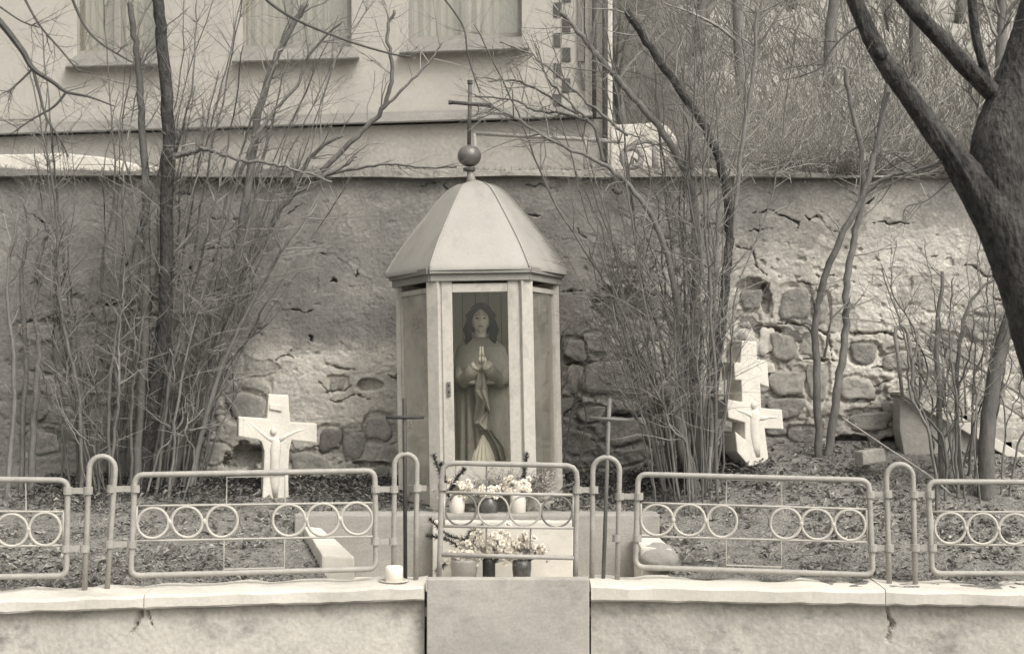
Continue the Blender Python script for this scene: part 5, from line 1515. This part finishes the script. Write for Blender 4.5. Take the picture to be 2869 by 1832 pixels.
# ================================================================== FLOWERS at the shrine
def blossom_mesh(seed, petals=13, r=.023):
    rr = random.Random(seed); mb = MB()
    for lay, (el, k) in enumerate(((.25, petals), (.75, petals - 3), (1.2, 6))):
        for q in range(k):
            a = 2 * math.pi * (q + .5 * lay) / k + rr.gauss(0, .1)
            e = el + rr.gauss(0, .1)
            u = Vector((math.cos(a) * math.cos(e), math.sin(a) * math.cos(e), math.sin(e))); w = Vector((-math.sin(a), math.cos(a), 0)) * r * .22
            p1 = u * r * .55; p2 = u * r
            mb.add([(0, 0, 0), tuple(p1 - w), tuple(p2 + Vector((0, 0, -.002))), tuple(p1 + w)], [[0, 1, 2, 3]])
    me = mb.mesh('blossom'); me.materials.append(M['petal']); return me
BLO = [blossom_mesh(k) for k in range(4)]
def put_blossoms(root, c, spread, n, rng, scale=1.0):
    for k in range(n):
        v = Vector((rng.gauss(0, .5) * spread[0], rng.gauss(0, .45) * spread[1] - .01, rng.gauss(0, .45) * spread[2]))
        o = bpy.data.objects.new('blossom', rng.choice(BLO)); COL.objects.link(o)
        o.parent = root; o.matrix_parent_inverse = Matrix.Translation(-Vector(root.location))
        o.location = c + v
        dirv = (v + Vector((0, -.05, .03))).normalized()
        o.rotation_euler = dirv.to_track_quat('Z', 'Y').to_euler()
        s = scale * rng.uniform(.75, 1.3); o.scale = (s, s, s)
def bouquet(name, label, c, spread, n, base, rng, scale=1.0):
    root = empty(name, tuple(base)); mb = MB()
    for k in range(max(5, n // 2)):
        e = c + Vector((rng.gauss(0, .4) * spread[0], rng.gauss(0, .4) * spread[1], rng.gauss(0, .3) * spread[2]))
        mb.tube([base, base.lerp(e, .5) + Vector((rng.gauss(0, .01), 0, 0)), e], .0022, 4, cap=False)
        for q in range(3):
            p = base.lerp(e, rng.uniform(.5, 1)); u = Vector((rng.gauss(0, 1), rng.gauss(0, 1), rng.gauss(0, .6))).normalized() * .03; w = Vector((u.y, -u.x, u.z * .3)) * .25
            mb.add([tuple(p), tuple(p + u * .5 + w), tuple(p + u), tuple(p + u * .5 - w)], [[0, 1, 2, 3]])
    mb.build('stems', M['ivy'], root); put_blossoms(root, c, spread, n, rng, scale)
    tag(root, label, 'flowers'); return root
VD = 9.34
def vase(name, label, px, ybot, ytop, prof, m_, d=VD):
    b = P(px, ybot, d); t = P(px, ytop, d); H = t.z - b.z
    root = empty(name, tuple(b)); mb = MB()
    seq = [(.001, 0)] + [(r * d / F_PX, z * H) for r, z in prof] + [(prof[-1][0] * .86 * d / F_PX, H), (prof[-1][0] * .8 * d / F_PX, H * .8)]
    mb.lathe(b, seq, 26); mb.build('body', M[m_], root, smooth=True)
    rim = MB(); r0 = prof[-1][0] * d / F_PX
    rim.tube([b + Vector((r0 * .94 * math.cos(a), r0 * .94 * math.sin(a), H)) for a in np.linspace(0, 2 * math.pi, 25)[:-1]], .003, 6, closed=True); rim.build('rim', M[m_], root, smooth=True)
    tag(root, label, 'vase'); return t
t1 = vase('vase', 'white oval vase on the kerb left of the shrine door', 1280, 1446, 1383, [(14, 0), (20, .12), (22.5, .5), (20, .85), (15, 1)], 'china')
bouquet('flowers', 'white blossoms in the left white vase', t1 + Vector((0, 0, .04)), (.13, .05, .06), 58, t1 - Vector((0, 0, .05)), R, 1.1)
t2 = vase('vase', 'dark patterned rounded jar on the kerb in the middle', 1369, 1446, 1390, [(21, 0), (24, .1), (25, .5), (22, .85), (13, .97), (9, 1)], 'dark_glaze')
bouquet('flowers', 'small white blossoms above the dark jar in the middle', t2 + Vector((-.02, 0, .03)), (.15, .04, .04), 46, t2 - Vector((0, 0, .03)), R)
t3 = vase('vase', 'white straight vase on the kerb right of the dark jar', 1451, 1437, 1380, [(20, 0), (22, .05), (22.5, .6), (22, 1)], 'china')
bouquet('flowers', 'white blossoms in the right white vase', t3 + Vector((0, 0, .035)), (.12, .05, .065), 56, t3 - Vector((0, 0, .05)), R, 1.1)
vase('dish', 'low dark dish between the left vase and the dark jar', 1322, 1447, 1420, [(16, 0), (20, .5), (22, 1)], 'dark_glaze', VD + .08)
# grey dried sprigs filling the back of the arrangement
def sprigs(name, label, c, spread, n, m_, rng, base, leaf=.02):
    root = empty(name, tuple(base)); mb = MB()
    for k in range(n):
        e = c + Vector((rng.gauss(0, .5) * spread[0], rng.gauss(0, .5) * spread[1], rng.gauss(0, .5) * spread[2]))
        mid = base.lerp(e, .6) + Vector((rng.gauss(0, .02), rng.gauss(0, .02), .02))
        mb.tube([base, mid, e], .0016, 3, cap=False)
        for q in range(16):
            p = mid.lerp(e, rng.uniform(-.3, 1.05)); u = Vector((rng.gauss(0, 1), rng.gauss(0, 1), rng.gauss(0, 1))).normalized() * leaf * rng.uniform(.5, 1.2); w = Vector((u.y, -u.x, u.z * .4)) * .3
            mb.add([tuple(p), tuple(p + u * .5 + w), tuple(p + u), tuple(p + u * .5 - w)], [[0, 1, 2, 3]])
    o = mb.build('sprays', M[m_], root); tag(o, kind='stuff'); tag(root, label, 'flowers')
sprigs('dried_sprigs', 'grey dried flower sprigs standing behind the vases', P(1420, 1345, VD + .12), (.36, .06, .095), 230, 'sprig', R, P(1405, 1436, VD + .12))
sprigs('dried_sprigs', 'loose grey dried sprigs right of the right white vase', P(1520, 1352, VD + .1), (.11, .05, .10), 60, 'sprig', R, P(1480, 1430, VD + .1))
def fir(name, label, segs):
    root = empty(name, tuple(P(*segs[0][0]))); 
    for pts in segs:
        mb = MB(); ln, rd = smooth_line([P(*q) for q in pts], [.005] * len(pts), 6); mb.tube(ln, rd, 5)
        for p_, n_ in zip(ln[:-1], ln[1:]):
            for q in range(26):
                p = p_.lerp(n_, R.random()); t = (n_ - p_).normalized(); u = (Vector((R.gauss(0, 1), R.gauss(0, 1), R.gauss(0, 1))).normalized() + t * .9).normalized() * .034; w = u.cross(Vector((.3, 1, .2))).normalized() * .0022
                mb.add([tuple(p - w), tuple(p + w), tuple(p + u)], [[0, 1, 2]])
        mb.build('spray', M['fir'], root)
    tag(root, label, 'branch')
fir('fir_branch', 'dark fir branch rising left of the vases', [[(1262, 1400, 9.3), (1238, 1340, 9.28), (1215, 1275, 9.27)], [(1258, 1390, 9.3), (1275, 1345, 9.28), (1300, 1315, 9.27)], [(1250, 1370, 9.3), (1243, 1330, 9.3), (1236, 1300, 9.3)]])
fir('fir_branch', 'short fir tip right of the shrine door', [[(1460, 1375, 9.36), (1468, 1330, 9.36), (1476, 1272, 9.36)]])
fir('fir_branch', 'dark fir branch hanging over the white block at the left', [[(1345, 1480, 8.95), (1320, 1520, 8.92), (1270, 1560, 8.9), (1225, 1600, 8.9)], [(1320, 1515, 8.92), (1260, 1500, 8.9), (1205, 1455, 8.9)], [(1300, 1540, 8.9), (1250, 1510, 8.88), (1200, 1502, 8.88)], [(1355, 1470, 8.95), (1310, 1500, 8.9), (1280, 1580, 8.9)]])
# lower row on the forecourt floor
FD = 8.8
b1 = vase('flower_pot', 'pale pot on the forecourt floor left of the dark bottle', 1300, 1636, 1566, [(30, 0), (40, .9), (42, 1)], 'slab', FD)
bouquet('flowers', 'white blossoms drooping over the pale pot', b1 + Vector((.0, -.02, .02)), (.13, .05, .05), 48, b1 - Vector((0, 0, .05)), R, 1.1)
b2 = vase('bottle', 'black glass bottle on the forecourt floor', 1370, 1640, 1560, [(17, 0), (18, .06), (18, .85), (15, 1)], 'bottle', FD)
bouquet('flowers', 'large bunch of white blossoms in the black bottle', P(1395, 1522, FD), (.21, .06, .10), 120, b2 - Vector((0, 0, .05)), R, 1.25)
b3 = vase('flower_pot', 'mottled dark pot on the forecourt floor right of the bottle', 1462, 1640, 1570, [(22, 0), (27, .7), (26, 1)], 'dark_glaze', FD)
bouquet('flowers', 'white blossoms in the mottled dark pot', P(1475, 1538, FD), (.15, .05, .06), 56, b3 - Vector((0, 0, .04)), R, 1.1)
sprigs('dried_sprigs', 'grey sprigs mixed into the blossoms above the mottled pot', P(1470, 1540, FD - .02), (.14, .04, .06), 20, 'sprig', R, b3 - Vector((0, 0, .03)), .016)

# ================================================================== LEAF LITTER AND GROUND COVER
def scatter(name, label, cat, n, m_, size, region, rng, lift=.012, curl=.5):
    mb = MB(); V, Fc = [], []
    k = 0
    while k < n:
        x, d = region(rng)
        l, r = edges1(d)
        if l - .05 < x < r + .05 and d < 9.5: k += 1; continue
        z = gz(x, d) + lift * rng.random()
        a = rng.uniform(0, 6.28); s = size * rng.uniform(.5, 1.4)
        u = Vector((math.cos(a), math.sin(a), rng.gauss(0, .35))) * s; w = Vector((-math.sin(a), math.cos(a), rng.gauss(0, .35))) * s * .38
        p = Vector((x, d, z)); c = Vector((0, 0, curl * s * rng.uniform(-.3, .8)))
        i = len(V); V += [tuple(p - u), tuple(p + w + c), tuple(p + u), tuple(p - w + c)]; Fc += [[i, i + 1, i + 2], [i, i + 2, i + 3]]; k += 1
    mb.add(V, Fc); o = mb.build(name, M[m_]); tag(o, label, cat, kind='stuff')
DRIFT = vnoise(GXm, GYm, .5, 55, 4, .6)
DRIFT = smooth01((DRIFT - .36) / .26).tolist()
def anywhere(rng):
    while True:
        x = rng.uniform(-3.9, 3.9); d = fence_d(CX + F_PX * x / 8.3) + .12 + 2.7 * rng.random() ** 1.25
        if rng.random() < .12 + DRIFT[min(200, int((min(d, 11.4) - 7.5) / .02))][int((x + 5.2) / .02)]: return x, d
scatter('leaf_litter', 'dry fallen leaves scattered over the garden earth', 'leaves', 17000, 'litter', .0165, anywhere, R)
scatter('curled_leaves', 'larger curled dry leaves lying in drifts on the earth', 'leaves', 1800, 'litter', .034, anywhere, R, .02, 1.6)
scatter('dark_litter', 'dark rotting leaves between the dry ones', 'leaves', 5000, 'ivy', .018, anywhere, R)
def wallfoot(rng):
    while True:
        x = rng.uniform(-3.6, 1.9); d = max(9.5, 10.75 - abs(rng.gauss(0, .45)))
        if not (-1.93 < x < -1.6 and d < 10.3): return x, d
scatter('ground_cover', 'low dark leafy ground cover along the foot of the wall', 'plants', 15000, 'ivy', .022, wallfoot, R, .09, 1.0)
scatter('pale_scraps', 'pale scraps and chips lying on the earth', 'debris', 160, 'pale_stone', .022, anywhere, R, .01, .6)

mb = MB()
for k in range(150):
    x, d = anywhere(R); l, r = edges1(d)
    if l - .1 < x < r + .1 and d < 9.5: continue
    n_ = R.randint(12, 40); sz = R.uniform(.05, .13)
    for q in range(n_):
        xx, dd = x + R.gauss(0, .07), d + R.gauss(0, .05)
        if dd > 10.7: continue
        p = Vector((xx, dd, gz(xx, dd) - .005)); u = Vector((R.gauss(0, .8), R.gauss(0, .6), R.uniform(.3, 1))).normalized() * sz * R.uniform(.5, 1.2)
        mb.thin([p, p + u * .55, p + u + Vector((0, 0, -.35 * sz))], [.0022, .0018, .0006], 3)
for k in range(1700):
    px = R.uniform(-60, 2900); p = P(px, float(wall_top(np.array(px))) + 5, 11.13); sz = R.uniform(.02, .085)
    u = Vector((R.gauss(0, .6), R.gauss(-.3, .5), R.uniform(.2, 1))).normalized() * sz
    mb.thin([p, p + u * .55, p + u + Vector((0, 0, -.3 * sz))], [.003, .0024, .001], 3)
o = mb.build('dead_grass', M['twig_pale']); tag(o, 'tufts of dead pale grass on the garden earth', 'grass', kind='stuff')
